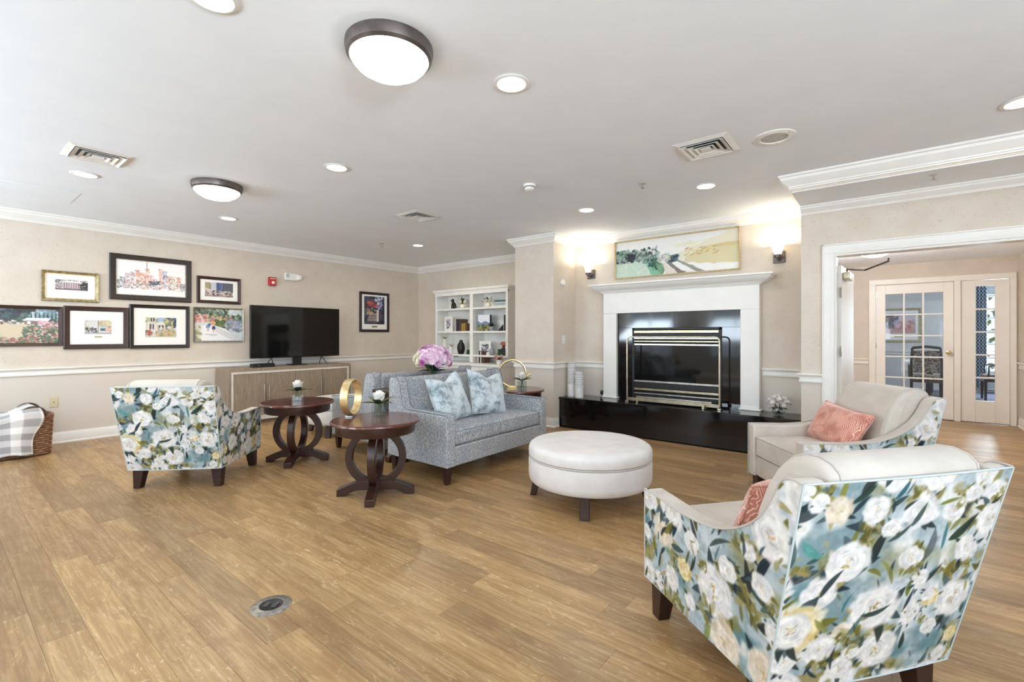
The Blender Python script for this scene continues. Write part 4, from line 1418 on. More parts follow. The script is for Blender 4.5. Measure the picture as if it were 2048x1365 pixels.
# skyline watercolour
def cv_skyline():
    c = Canvas(1.56, 120, (240, 241, 240), 5)
    rg = c.rg
    hs = [(0.0, .42, 'g'), (.1, .5, 'g'), (.2, .62, 'p'), (.3, .66, 'p'), (.42, .72, 'o'), (.52, .66, 'o'), (.62, .78, 'o'), (.72, .6, 'r'), (.8, .5, 'p'), (.93, .8, 'o'), (1.02, .76, 'b'), (1.1, .62, 'r'), (1.2, .62, 'y'), (1.34, .6, 'o'), (1.45, .42, 'g')]
    P = {'g': [(104, 104, 122), (150, 150, 160), (90, 96, 110)], 'p': [(176, 130, 140), (206, 176, 176), (140, 120, 140)], 'o': [(214, 126, 92), (226, 160, 120), (200, 92, 80)], 'r': [(200, 96, 96), (226, 160, 150), (150, 100, 120)], 'b': [(96, 104, 160), (206, 110, 90), (140, 140, 190)], 'y': [(196, 178, 120), (120, 150, 140), (220, 200, 150)]}
    for x, h, k in hs:
        c.rect(x, .3, x + .085, h, P[k][0], .3)
        c.dabs(40, x - .01, x + .1, .2, h, .014, P[k] + [(236, 232, 228)], ang=pi / 2 * rg.randint(2), al=.65)
    c.rect(.655, .7, .665, .95, (120, 100, 110), .8)
    c.dabs(130, 0, 1.56, .2, .42, .017, [(120, 116, 130), (206, 180, 170), (160, 166, 176), (96, 120, 140), (230, 200, 190)], al=.7)
    for k in range(60):
        x = rg.uniform(0, 1.56)
        c.leaf(x, rg.uniform(.2, .3), -pi / 2 + rg.normal(0, .4), rg.uniform(.05, .14), .008, 0, (206, 186, 180), .6)
    c.dabs(60, .72, .95, .34, .44, .014, [(52, 74, 92), (80, 100, 120)], al=.8)
    return c
def cv_house_bw():
    c = Canvas(2.1, 60, (214, 206, 206), 6)
    c.dabs(140, 0, 2.1, .55, 1, .05, [(110, 110, 104), (170, 168, 160), (220, 214, 214), (90, 90, 84)], al=.7)
    c.poly([(.3, .72), (.7, .9), (1.6, .88), (1.75, .7)], (226, 220, 222))
    c.rect(.45, .2, 1.6, .72, (196, 178, 184))
    for k in range(7):
        c.rect(.55 + k * .15, .2, .60 + k * .15, .72, (142, 116, 128))
    c.rect(0, 0, 2.1, .17, (128, 92, 100))
    c.dabs(70, 1.6, 2.1, .1, .75, .06, [(60, 58, 58), (78, 74, 70), (48, 48, 50)])
    c.dabs(40, 0, .5, .15, .5, .05, [(188, 180, 178), (150, 140, 140)])
    return c
def cv_city():
    c = Canvas(1.8, 60, (196, 196, 214), 7)
    c.rect(0, .45, .3, 1, (176, 160, 120)); c.rect(.3, .5, .38, .9, (140, 132, 110))
    c.rect(.72, .42, 1.15, 1, (92, 104, 150)); c.rect(.8, .42, .9, 1, (70, 84, 130))
    c.rect(1.15, .42, 1.8, 1, (120, 122, 136))
    for k in range(8):
        c.rect(1.18 + k * .08, .45, 1.21 + k * .08, .98, (60, 64, 84))
    c.dabs(170, 0, 1.8, .05, .42, .035, [(92, 74, 70), (206, 180, 150), (150, 110, 96), (60, 50, 56), (222, 206, 190), (128, 96, 90)])
    c.rect(0, 0, 1.8, .12, (140, 112, 104), .5)
    c.poly([(0, .32), (.5, .45), (.1, .6), (0, .6)], (220, 210, 200), .7)
    return c
def cv_garden():
    c = Canvas(1.62, 110, (206, 186, 152), 8)
    c.rect(0, .62, 1.62, 1, (58, 74, 78))
    c.dabs(260, 0, 1.62, .6, 1, .05, [(44, 62, 62), (70, 92, 92), (96, 116, 116), (34, 44, 52), (52, 60, 70)])
    c.dabs(40, 1.15, 1.62, .68, .98, .05, [(150, 176, 182), (190, 206, 210), (120, 150, 160)])
    for k in range(7):
        c.leaf(1.12 + k * .075, .64, pi / 2, .3, .02, 0, (40, 66, 70))
    c.dabs(150, 0, 1.2, .56, .66, .016, [(200, 140, 138), (226, 206, 202), (236, 230, 224), (80, 98, 78), (110, 120, 100)])
    c.poly([(.95, .66), (1.05, .74), (1.48, .74), (1.42, .64)], (226, 228, 236)); c.rect(1.0, .56, 1.4, .645, (130, 104, 96)); c.rect(1.05, .56, 1.1, .63, (228, 220, 210)); c.rect(1.25, .56, 1.29, .63, (228, 220, 210))
    c.ell(.0, .22, .56, .2, 0, (190, 188, 206)); c.ell(-.02, .25, .47, .15, 0, (108, 58, 48)); c.dabs(60, 0, .3, .25, .5, .03, [(108, 128, 96), (150, 166, 150), (76, 96, 72)], asp=3)
    c.dabs(260, .98, 1.62, .02, .5, .024, [(84, 112, 76), (120, 140, 100), (70, 98, 68), (176, 76, 76), (60, 86, 62), (96, 122, 84), (206, 150, 142)])
    c.dabs(120, .5, 1.2, 0, .15, .022, [(176, 80, 78), (100, 122, 84), (84, 106, 72), (206, 150, 140), (130, 142, 96)])
    c.dabs(70, 1.25, 1.62, .45, .62, .026, [(226, 190, 190), (180, 110, 110), (90, 110, 84)])
    return c
def cv_shop():
    c = Canvas(1.75, 60, (226, 222, 218), 9)
    c.dabs(60, .9, 1.75, .55, 1, .07, [(206, 184, 140), (196, 170, 120), (176, 176, 140), (222, 206, 170)], al=.7)
    c.dabs(25, 0, .3, .4, 1, .06, [(196, 196, 160), (210, 206, 190)], al=.7)
    for k in range(5):
        c.rect(.25, .55 + k * .09, .8, .575 + k * .09, (200, 200, 204))
    c.rect(.86, .15, .89, 1, (120, 116, 116))
    c.dabs(70, .05, .85, .15, .45, .045, [(96, 92, 100), (150, 146, 150), (196, 190, 196), (70, 66, 74)])
    c.poly([(.98, .45), (1.15, .62), (1.4, .62), (1.5, .42)], (170, 206, 206)); c.rect(1.0, .26, 1.4, .42, (96, 104, 120)); c.dabs(30, 1.3, 1.75, .22, .5, .05, [(206, 140, 126), (222, 180, 170)])
    c.rect(0, 0, 1.75, .13, (196, 194, 196)); c.rect(0, .1, 1.75, .13, (120, 116, 120))
    return c
def cv_porch():
    c = Canvas(1.48, 90, (206, 212, 220), 10)
    c.rect(.5, .6, 1.48, 1, (170, 190, 214)); c.dabs(60, .95, 1.48, .45, 1, .06, [(60, 84, 116), (84, 110, 130), (206, 186, 120), (120, 130, 110), (50, 66, 90)])
    c.poly([(0, .78), (.55, .82), (.55, 1), (0, 1)], (206, 206, 180)); c.dabs(40, 0, .55, .72, 1, .04, [(176, 176, 140), (220, 216, 196), (140, 146, 130)])
    for k in range(2):
        c.rect(.25 + .12 * k, .8, .31 + .12 * k, .95, (70, 70, 84))
    c.rect(0, .3, .55, .74, (206, 198, 184)); c.poly([(.5, .7), (.75, .8), (.95, .66), (.95, .6), (.5, .62)], (226, 220, 206)); c.rect(.55, .3, .92, .62, (190, 176, 150)); c.rect(.64, .46, .84, .6, (84, 66, 62)); c.poly([(.66, .46), (.74, .56), (.84, .46)], (226, 222, 216))
    for x in (.02, .14, .3, .42, .52, .72, .9):
        c.rect(x, .28, x + .03, .74 if x < .5 else .6, (236, 232, 224))
    c.rect(.2, .42, .28, .66, (90, 84, 100)); c.rect(.34, .42, .4, .66, (90, 84, 100))
    for k in range(4):
        c.line(.02, .44 - .1 * k, .5, .18 - .06 * k, .012, (226, 214, 196))
    c.dabs(90, .5, 1.48, .02, .36, .05, [(196, 176, 110), (206, 190, 140), (150, 150, 100), (214, 170, 130), (170, 180, 196)])
    c.dabs(40, 0, .3, .1, .34, .04, [(176, 84, 66), (120, 130, 84), (196, 130, 96)])
    c.ell(1.12, .5, .1, .07, 0, (226, 206, 196)); c.rect(0, 0, 1.48, .06, (206, 190, 160), .6)
    for k in range(9):
        c.leaf(1.3, .3, pi / 2 + (k - 4) * .16, .5, .008, 0, (214, 196, 140))
    return c
def cv_bridge():
    c = Canvas(1.42, 100, (212, 218, 220), 11)
    c.rect(0, .6, 1.42, 1, (110, 128, 112)); c.dabs(180, 0, 1.42, .72, 1, .04, [(70, 92, 74), (110, 130, 104), (146, 160, 130), (52, 70, 60), (190, 200, 180)])
    c.dabs(30, 1.0, 1.42, .85, 1, .05, [(220, 226, 226), (196, 210, 206)])
    c.dabs(90, 0, .38, .60, .82, .03, [(206, 120, 122), (222, 156, 150), (190, 96, 102), (150, 120, 110), (226, 196, 180)]); c.dabs(90, .36, 1.1, .60, .78, .028, [(206, 190, 140), (190, 166, 124), (146, 150, 96), (206, 140, 134), (110, 128, 84)])
    c.dabs(90, .5, 1.0, .4, .64, .035, [(90, 110, 62), (120, 136, 84), (70, 90, 56)])
    c.dabs(70, .9, 1.42, .3, .62, .04, [(150, 160, 186), (206, 210, 226), (176, 186, 190), (120, 136, 130)])
    c.poly([(.15, 0), (.1, .45), (.45, .52), (.9, .38), (1.2, .12), (1.3, 0)], (238, 238, 238))
    for k in range(16):
        x = .62 + k * .04
        c.rect(x, max(0, .26 - k * .02), x + .012, .44 - k * .02, (196, 196, 196))
    c.dabs(60, 0, .16, 0, .5, .04, [(150, 156, 110), (196, 200, 160), (226, 216, 200)])
    c.ell(.52, .66, .06, .06, 0, (196, 110, 150)); c.ell(.52, .55, .09, .07, 0, (230, 170, 110)); c.ell(.38, .44, .06, .06, 0, (120, 150, 196)); c.ell(.55, .40, .055, .07, 0, (66, 62, 130)); c.rect(.36, .3, .4, .4, (206, 180, 160)); c.rect(.53, .26, .57, .36, (206, 180, 160)); c.ell(.42, .5, .05, .05, 0, (90, 120, 170))
    c.rect(.3, .19, .64, .2, (150, 150, 150), .6); c.rect(.42, .165, .64, .172, (150, 150, 150), .5)
    return c
def cv_night():
    c = Canvas(.72, 110, (46, 52, 84), 12)
    c.dabs(200, 0, .72, 0, 1, .05, [(38, 42, 70), (60, 70, 110), (30, 30, 48), (84, 70, 90), (70, 60, 70)])
    c.dabs(40, .4, .62, .55, 1, .03, [(206, 210, 226), (150, 170, 200), (110, 130, 176)]); c.dabs(36, .1, .45, .62, .8, .03, [(170, 50, 60), (196, 90, 90), (110, 40, 60)])
    for k in range(6):
        c.rect(.1 + .02 * k, .12 + .05 * k, .5, .14 + .05 * k, (206, 196, 180), .8)
    c.rect(.44, .1, .5, .52, (214, 208, 200)); c.dabs(40, 0, .4, .35, .6, .03, [(150, 120, 96), (96, 80, 84), (196, 170, 140)])
    return c
def cv_abstract():
    c = Canvas(3.16, 110, (232, 231, 228), 13)
    f1, f2 = c.fbm(3, 3), c.fbm(14, 4)
    c.blend((f1 - .5) * 2, (238, 236, 228))
    c.poly([(1.35, .40), (1.9, .62), (2.5, .82), (3.16, 1.0), (3.16, .62), (2.6, .62), (2.1, .45), (1.8, .35)], (224, 218, 190), .9, .12, 3)
    c.poly([(1.9, .40), (2.3, .58), (2.7, .66), (3.16, .66), (3.16, .16), (2.5, .19), (1.85, .30)], (214, 204, 158), 1, .06, 8)
    c.poly([(1.85, .40), (2.2, .56), (2.5, .66), (3.16, .70), (3.16, .60), (2.55, .58), (2.25, .5)], (214, 188, 132), .8, .08, 12)
    c.dabs(40, 1.9, 2.7, .44, .66, .012, [(206, 170, 100), (190, 150, 90), (226, 206, 150)], ang=.35, asp=4)
    c.poly([(0, .56), (.4, .50), (.9, .36), (1.15, .18), (1.3, 0), (0, 0)], (186, 208, 190), 1, .05, 5)
    c.blend((f2 - .5) * 2.4 * (c.Y < .5) * (c.X < 1.2), (206, 220, 206))
    c.poly([(.85, .36), (1.05, .24), (1.3, 0), (1.02, 0)], (126, 184, 154), 1, .06, 9)
    c.poly([(0, .76), (.3, .76), (.7, .64), (1.2, .58), (1.15, .44), (1.38, .12), (1.27, .08), (1.0, .30), (.7, .40), (.35, .50), (0, .56)], (112, 150, 134), 1, .1, 6)
    c.dabs(170, 0, 1.2, .42, .76, .03, [(92, 128, 112), (60, 84, 80), (150, 172, 160), (126, 130, 118), (44, 58, 62), (170, 176, 170)])
    c.dabs(26, .36, .52, .46, .62, .035, [(30, 36, 48), (40, 50, 60)]); c.dabs(30, .95, 1.2, .16, .46, .03, [(44, 80, 66), (66, 116, 92), (52, 92, 76)]); c.dabs(30, 1.15, 1.35, .06, .3, .028, [(96, 140, 110), (130, 160, 124)])
    c.poly([(1.35, .36), (1.5, .36), (1.75, .12), (1.95, 0), (1.72, 0), (1.55, .18)], (128, 122, 112), 1, .04, 7)
    c.poly([(1.62, .36), (1.72, .36), (2.05, .2), (2.4, 0), (2.2, 0), (1.95, .16)], (150, 148, 138), 1, .04, 10)
    c.poly([(1.3, .34), (1.38, .3), (1.72, 0), (1.4, 0)], (216, 206, 194), .9, .04, 14)
    c.dabs(36, 1.5, 1.72, .34, .5, .022, [(70, 104, 112), (48, 60, 66), (130, 150, 156)], ang=.5, asp=2.2)
    c.dabs(40, 1.2, 1.5, .36, .54, .03, [(190, 194, 200), (206, 206, 204), (170, 176, 160)])
    c.dabs(30, 1.7, 2.2, .70, .78, .03, [(226, 226, 190), (232, 230, 206)], ang=.2, asp=4, al=.4)
    return c
TVW = [
 ('framed_picture', 'small gold framed print of a columned house, topmost at left', (.823, 1.652), (.499, .352), .03, 'frame_gold', (.115, .135, .40, .255), cv_house_bw, None, 'frame_paint'),
 ('framed_picture', 'large dark framed watercolour skyline, highest of the picture group', (1.421, 1.705), (.873, .575), .062, 'frame_black', None, cv_skyline, None, 'frame_silver'),
 ('framed_picture', 'small dark framed city street print right of the skyline', (2.361, 1.713), (.566, .378), .042, 'frame_dark', (.10, .095, .465, .30), cv_city, None, None),
 ('framed_picture', 'dark framed painting of a garden drive, cut by the left edge', (.215, 1.134), (.785, .452), .035, 'frame_dark', None, cv_garden, None, None),
 ('framed_picture', 'wide brown framed print of a small shop with a plaque, second in the lower row', (1.008, 1.092), (.603, .510), .055, 'frame_dark', (.185, .175, .435, .345), cv_shop, (.31, .145, .07, .012), None),
 ('framed_picture', 'black framed print of a house with a white porch, third in the lower row', (1.617, 1.085), (.656, .568), .045, 'frame_black', (.165, .145, .505, .405), cv_porch, None, None),
 ('framed_picture', 'thin pewter framed picture of children on a white bridge, beside the television', (2.319, 1.161), (.646, .490), .018, 'frame_silver', None, cv_bridge, None, None),
 ('framed_picture', 'upright dark framed night scene hanging alone right of the television', (4.942, 1.321), (.648, .742), .048, 'frame_black', (.10, .145, .548, .665), cv_night, (.324, .10, .12, .03), None)]
for nm, lb, (x, z), (w_, h_), fw, fm, mw, cvf, pq, lip in TVW:
    picture(nm, lb, (x, YW, z), 0, w_, h_, fw, fm, .03, mw, mute(cvf(), .82), plaque=pq, lip=lip)
picture('mantel_painting', 'long abstract landscape painting in green and ochre above the mantel', (XF - .002, 2.885, 2.02), -pi / 2, 1.575, .503, .016, 'frame_paint', .045, None, mute(cv_abstract(), .85), pm='canvas', cat='painting')

# ------------------------------------------------------------------ television and console
tv = thing('television', 'large black flat screen television on the grey console', 'television', (3.675, 7.24, .79))
G().box(-.709, 0, .125, .709, .05, .912).build('tv_body', M['black'], tv, bevel=.006)
G().box(-.702, -.003, .133, .702, 0, .905).build('screen', M['black_gloss'], tv)
G().box(-.12, -.05, 0, .12, .15, .014).box(-.07, .03, .014, .07, .055, .14).build('stand', M['black'], tv, bevel=.004)
for s_ in (-1, 1):
    G().tube([(s_ * .40, .03, .13), (s_ * .43, -.10, .006)], .006, 6).tube([(s_ * .40, .03, .13), (s_ * .43, .14, .006)], .006, 6).build('stand_leg', M['black'], tv)
b = thing('set_top_box', 'small black box on the console below the left of the television', 'set top box', (3.08, 7.12, .79))
G().box(-.15, -.06, 0, .15, .07, .055).build('box_body', M['black'], b, bevel=.004)
G().lathe([(.006, 0), (.006, .004), (.003, .005)], 10, M=Matrix.Translation((-.08, -.06, .028)) @ Matrix.Rotation(pi / 2, 4, 'X')).build('button', M['steel'], b)
cb = thing('media_console', 'low grey-washed wooden media console with four doors and pale inlay', 'console', (3.51, 7.22, 0))
hw, dp = .935, .225
G().box(-hw, -dp, .70 + .045, hw, dp, .79).box(-hw, -dp + .02, .05, -hw + .045, dp, .745).box(hw - .045, -dp + .02, .05, hw, dp, .745).box(-hw, -dp + .03, .05, hw, dp, .11).box(-hw + .04, dp - .02, .1, hw - .04, dp, .75).build('cabinet_body', M['greywood'], cb, bevel=.003)
G().box(-hw + .03, -dp + .05, 0, hw - .03, dp - .03, .05).build('plinth', M['greywood'], cb)
yF = -dp
G().box(-hw, yF, .05, -hw + .045, yF + .02, .745).box(hw - .045, yF, .05, hw, yF + .02, .745).build('front_edge', M['greywood'], cb)
il = .03
G().box(-hw + .04, yF - .006, .715, hw - .04, yF + .012, .745).box(-hw + .04, yF - .006, .05, hw - .04, yF + .012, .11).box(-hw + .04, yF - .006, .11, -hw + .065, yF + .012, .715).box(hw - .065, yF - .006, .11, hw - .04, yF + .012, .715).build('inlay', M['silver_paint'], cb, bevel=.002)
dw = (2 * hw - .13) / 4
for k in range(4):
    xa = -hw + .065 + k * dw
    d_ = G().box(xa + .003, yF + .0, .112, xa + dw - .003, yF + .02, .713).build('door', M['greywood'], cb, bevel=.002)
    hx = xa + (dw - .035 if k % 2 == 0 else .035)
    G().tube([(hx, yF, .27), (hx, yF - .025, .27), (hx, yF - .025, .55), (hx, yF, .55)], .006, 8).build('handle', M['steel'], d_)

# wall devices
t = thing('fire_alarm', 'red fire alarm strobe on the wall above the television', 'fire alarm', (3.325, YW, 2.03))
G().box(0, -.045, 0, .112, 0, .135).build('alarm_body', M['red'], t, bevel=.008)
G().sphere((.066, -.045, .05), .028, .014, .024).build('strobe_lens', M['white_plastic'], t)
G().box(.02, -.048, .105, .092, -.045, .115).build('speaker_slot', M['white_plastic'], t)
t = thing('emergency_light', 'white emergency light box on the wall above the television', 'emergency light', (3.575, YW, 2.14))
G().box(0, -.05, 0, .215, 0, .115).build('light_body', M['white_plastic'], t, bevel=.008)
G().box(.012, -.056, .04, .06, -.05, .1).build('lens', M['vase_glass'], t)
G().box(.20, -.065, .02, .262, -.012, .10).build('lamp_head', M['white_plastic'], t, bevel=.01)
t = thing('wall_plate', 'ivory coaxial wall plate above the baseboard beside the basket', 'wall plate', (.893, YW, .425))
G().box(0, -.007, 0, .068, 0, .114).build('plate', M['ivory_plastic'], t, bevel=.003)
G().lathe([(.006, 0), (.006, .012), (.002, .012)], 10, M=Matrix.Translation((.034, -.007, .057)) @ Matrix.Rotation(pi / 2, 4, 'X')).build('socket', M['bronze'], t)
for z in (.017, .097):
    G().lathe([(.004, 0), (.004, .002), (.001, .002)], 8, M=Matrix.Translation((.034, -.007, z)) @ Matrix.Rotation(pi / 2, 4, 'X')).build('screw', M['ivory_plastic'], t)
t = thing('thermostat', 'small round white sensor on the pillar return beside the sconce', 'sensor', (5.55, YN1 - .001, 1.99))
G().lathe([(.045, 0), (.045, .016), (.036, .03), (.02, .034)], 28, M=Matrix.Rotation(pi / 2, 4, 'X')).build('housing', M['white_plastic'], t)
G().lathe([(.012, .034), (.010, .042), (.002, .043)], 16, M=Matrix.Rotation(pi / 2, 4, 'X')).build('button', M['white_plastic'], t)
t = thing('light_switch', 'white light switch plate on the pillar return above the chair rail', 'light switch', (5.58, YN1 - .001, 1.14))
G().box(-.036, -.006, 0, .036, 0, .116).build('plate', M['white_plastic'], t, bevel=.002)
G().box(-.006, -.016, .046, .006, -.006, .07).build('toggle', M['white_plastic'], t, bevel=.002)
# ------------------------------------------------------------------ ceiling fittings
def downlight(x, y, label, k=1.0):
    t = thing('recessed_light', label, 'recessed light', (x, y, CEIL), group='recessed ceiling lights')
    G().lathe([(.075, 0), (.098, -.001), (.1, -.004), (.095, -.007), (.080, -.008), (.075, -.003)], 32, caps=False).build('trim_ring', M['white_plastic'], t)
    G().lathe([(.002, -.0045), (.05, -.0045), (.0775, -.003), (.0775, 0)], 32, caps=False).build('lens', M['lens'], t)
    d = bpy.data.lights.new('downlight_lamp', 'AREA')
    d.shape = 'DISK'
    d.size = .15
    d.energy = E_DOWN * k
    d.color = (1, .88, .70) if k > 1 else (.94, .97, 1)
    o = bpy.data.objects.new('downlight_lamp', d)
    COL.objects.link(o)
    o.parent = t
    o.location = (0, 0, -.012)
for x, y, lb in [(2.013, 1.608, 'between the big dome light and the supply vent'), (2.117, 3.538, 'midway between the two dome lights'), (.859, 5.384, 'beside the left vent'), (2.239, 6.073, 'between far dome light and the picture wall'), (4.721, 5.609, 'above the bookcase corner'), (4.55, 2.575, 'in front of the mantel, left of two'), (4.512, 1.297, 'in front of the mantel, right of two'), (4.06, -.64, 'cut by the right edge of the picture'), (.735, 2.16, 'cut by the top edge of the picture')]:
    downlight(x, y, 'lit round recessed ceiling light ' + lb, 2.8 if y > 5 else 1.0)
def dome(x, y, label, z=CEIL):
    t = thing('dome_light', label, 'ceiling light', (x, y, z), group='flush dome ceiling lights')
    G().lathe([(.205, 0), (.207, -.02), (.2, -.05), (.186, -.062), (.182, -.05), (.182, 0)], 48, caps=False).build('bronze_ring', M['bronze'], t)
    G().lathe([(.183, -.055), (.178, -.072), (.155, -.098), (.115, -.122), (.06, -.137), (.002, -.141)], 48, caps=False).build('glass_dome', M['dome'], t, angle=80)
dome(1.395, 1.865, 'large flush dome light with bronze ring near the top of the picture')
dome(1.675, 4.80, 'flush dome light with bronze ring above the left armchair')
dome(7.3, .1, 'unseen flush dome light added to brighten the vestibule', VC)  # presumed fitting, added because the vestibule came out too dark
dome(12.2, .9, 'unseen flush dome light added to brighten the dining room', 2.6)  # unseen fitting, added for more light in the dining room
for nm, loc, en, cl_ in (('vestibule_fill_lamp', (7.3, .1, VC - .2), 60, (.96, .97, 1)), ('dining_fill_lamp', (12.2, .9, 2.4), 40, (1, .97, .94))):  # added point lamps below those two domes, to brighten both rooms
    d = bpy.data.lights.new(nm, 'POINT')
    d.energy, d.color, d.shadow_soft_size = en, cl_, .16
    o = bpy.data.objects.new(nm, d)
    COL.objects.link(o)
    o.location = loc
def vent(x, y, label, rz=0):
    t = thing('ceiling_vent', label, 'vent', (x, y, CEIL), rz, group='square ceiling air vents')
    def ringbox(a, b_, za, zb):
        g = G()
        v = [(sx * a, sy * a, za) for sx, sy in ((-1, -1), (1, -1), (1, 1), (-1, 1))] + [(sx * b_, sy * b_, zb) for sx, sy in ((-1, -1), (1, -1), (1, 1), (-1, 1))]
        v += [(p[0] * .985, p[1] * .985, p[2] + .004) for p in v]
        f = []
        for i in range(4):
            j = (i + 1) % 4
            f += [(i, j, 4 + j, 4 + i), (8 + i, 12 + i, 12 + j, 8 + j), (i, 8 + i, 8 + j, j), (4 + i, 4 + j, 12 + j, 12 + i)]
        return g.add(v, f)
    G().box(-.15, -.15, -.002, .15, .15, -.0005).build('duct_opening', M['black'], t)
    ringbox(.19, .15, -.001, -.012).build('frame', M['white_plastic'], t, smooth=False, recalc=True)
    for k, (a, b_) in enumerate(((.15, .118), (.108, .078), (.068, .04))):
        ringbox(a, b_, -.022, -.006).build('louvre', M['white_plastic'], t, smooth=False, recalc=True)
    G().box(-.035, -.035, -.02, .035, .035, -.014).build('centre_plate', M['white_plastic'], t)
vent(3.59, 1.03, 'square white ceiling vent next to the round ceiling speaker')
vent(.83, 4.745, 'square white ceiling vent at the far left')
vent(3.555, 4.225, 'square white ceiling vent in front of the bookcase')
t = thing('ceiling_speaker', 'round white ceiling speaker beside the vent at right', 'speaker', (3.70, .605, CEIL))
G().lathe([(.085, -.004), (.09, -.012), (.12, -.010), (.132, -.004), (.134, 0)], 40, caps=False).build('rim', M['white_plastic'], t)
G().lathe([(.002, -.006), (.086, -.006)], 40, caps=False).build('grille', noisy('perforated_grey_grille', L(150, 148, 144), L(206, 204, 200), 260, .5), t)
for k in range(3):
    a = k * 2.09
    G().sphere((.112 * cos(a), .112 * sin(a), -.011), .006, .006, .003, 8, 6).build('screw', M['steel'], t)
t = thing('smoke_detector', 'white smoke detector on the ceiling in front of the pillar', 'smoke detector', (3.47, 2.56, CEIL))
G().lathe([(.055, 0), (.058, -.012), (.056, -.02)], 28).build('base_plate', M['white_plastic'], t)
G().lathe([(.042, -.024), (.046, -.03), (.044, -.046), (.03, -.056), (.002, -.058)], 28).build('sensor_cap', M['white_plastic'], t)
G().lathe([(.045, -.0195), (.045, -.0245)], 28).build('vent_gap', M['bronze'], t)
def sprinkler(x, y, z, label):
    t = thing('sprinkler', label, 'sprinkler', (x, y, z), group='ceiling sprinkler heads')
    G().lathe([(.034, 0), (.032, -.005), (.014, -.009)], 20).build('escutcheon', M['steel'], t)
    G().tube([(.012, 0, -.006), (.014, 0, -.03), (.002, 0, -.042)], .004, 6).tube([(-.012, 0, -.006), (-.014, 0, -.03), (-.002, 0, -.042)], .004, 6).build('yoke', M['steel'], t)
    G().lathe([(.018, -.042), (.02, -.045), (.004, -.047)], 14).build('deflector', M['steel'], t)
sprinkler(4.08, 1.73, CEIL, 'steel sprinkler head on the ceiling between detector and recessed lights')
sprinkler(4.305, 5.943, CEIL, 'tiny sprinkler head on the ceiling above the lone upright picture')
sprinkler(4.885, -.295, 2.505, 'steel sprinkler head under the soffit at right')
t = thing('ceiling_panel', 'thin pale panel on the ceiling near the picture wall at far left', 'access panel', (.5, 6.42, CEIL))
G().box(-.45, -.27, -.004, .45, .27, 0).build('panel', M['ceiling'], t, bevel=.002)  # thin pale panel just below the ceiling plane
# floor outlet
t = thing('floor_outlet', 'round pewter floor outlet set into the planks', 'floor outlet', (1.0, 2.222, 0))
G().lathe([(.05, .004), (.052, .006), (.08, .004), (.088, .0005)], 40, caps=False).build('ring_plate', M['floor_metal'], t)
G().lathe([(.002, .0025), (.047, .003), (.051, .005)], 32, caps=False).build('outlet_face', M['black'], t)
for a in (-1, 1):
    r_ = R(35)
    Mx = Matrix.Rotation(r_, 4, 'Z') @ Matrix.Translation((0, a * .02, 0))
    G().box(-.02, -.010, .003, .02, .010, .0065, Mx).build('socket_cover', noisy('dark_grey_plastic%d' % a, L(52, 52, 52), L(70, 70, 70), 40, .5), t, bevel=.002)
    G().box(-.010, -.002, .0062, -.006, .004, .0072, Mx).box(.006, -.002, .0062, .010, .004, .0072, Mx).build('slot', M['black'], t)
# ------------------------------------------------------------------ small decor
TT = .595
# wide gold ring on the near table
t = thing('gold_ring_ornament', 'wide gold leaf ring ornament on the near pedestal table', 'ornament', (2.165, 3.40, TT))
G().box(-.05, -.03, 0, .05, .03, .012).build('base', M['steel'], t, bevel=.002)
G().ring((0, 0, .158), .146, .137, .032, 64, rz=0).build('ring', M['gold'], t, bevel=.002)
t.rotation_euler = (0, 0, R(34))
# slim gold ring on the far table
t = thing('slim_gold_ring', 'slim gold hoop ornament with curled tail on the table by the pillar', 'ornament', (4.60, 3.66, TT), R(128))
pth = [(.168 * sin(a), 0, .182 - .168 * cos(a)) for a in np.linspace(-.25, 2 * pi - 1.15, 56)] + [(-.19, 0, .15), (-.225, 0, .17)]
G().tube(pth, .0065, 8, ry=.012).build('hoop', M['brass'], t)
G().box(-.07, -.03, 0, .07, .03, .012).build('base', M['brass'], t, bevel=.003)
def leaf_geo(g, base, ang, tilt, ln, wd, droop=.3, seg=5, thick=.0012):
    """curved leaf with a folded midrib"""
    P = []
    for k in range(seg + 1):
        s_ = k / seg
        out = ln * s_
        z = ln * (sin(tilt) * s_ - droop * s_ * s_)
        o_ = out * cos(tilt)
        w_ = wd * sin(pi * min(.999, s_ ** .8 + .02)) ** .8
        P.append((o_, z, w_))
    v, f = [], []
    for o_, z, w_ in P:
        for sd, dz in ((-1, .25), (0, 0), (1, .25)):
            x, y = o_, sd * w_
            v.append((base[0] + x * cos(ang) - y * sin(ang), base[1] + x * sin(ang) + y * cos(ang), base[2] + z + dz * w_))
    for k in range(seg):
        for j in (0, 1):
            a = k * 3 + j
            f.append((a, a + 1, a + 4, a + 3))
    n = len(v)
    v += [(p[0], p[1], p[2] - thick) for p in v]
    f += [tuple(reversed([i + n for i in q])) for q in f]
    return g.add(v, f)
def petal_geo(g, base, ang, open_, ln, wd, seg=5):
    v, f = [], []
    for k in range(seg + 1):
        s_ = k / seg
        th = open_ * (1 - .75 * s_)
        o_ = ln * (sin(open_) * s_ - .35 * s_ * s_ * sin(open_))
        z = ln * s_ * cos(open_ * .6)
        w_ = wd * (sin(pi * min(1, (s_ * .86 + .1))) ** .7)
        for sd in (-1, -.5, 0, .5, 1):
            cup = -.45 * w_ * sd * sd
            x, y = o_ + cup, sd * w_
            v.append((base[0] + x * cos(ang) - y * sin(ang), base[1] + x * sin(ang) + y * cos(ang), base[2] + z))
    for k in range(seg):
        for j in range(4):
            a = k * 5 + j
            f.append((a, a + 1, a + 6, a + 5))
    return g.add(v, f)
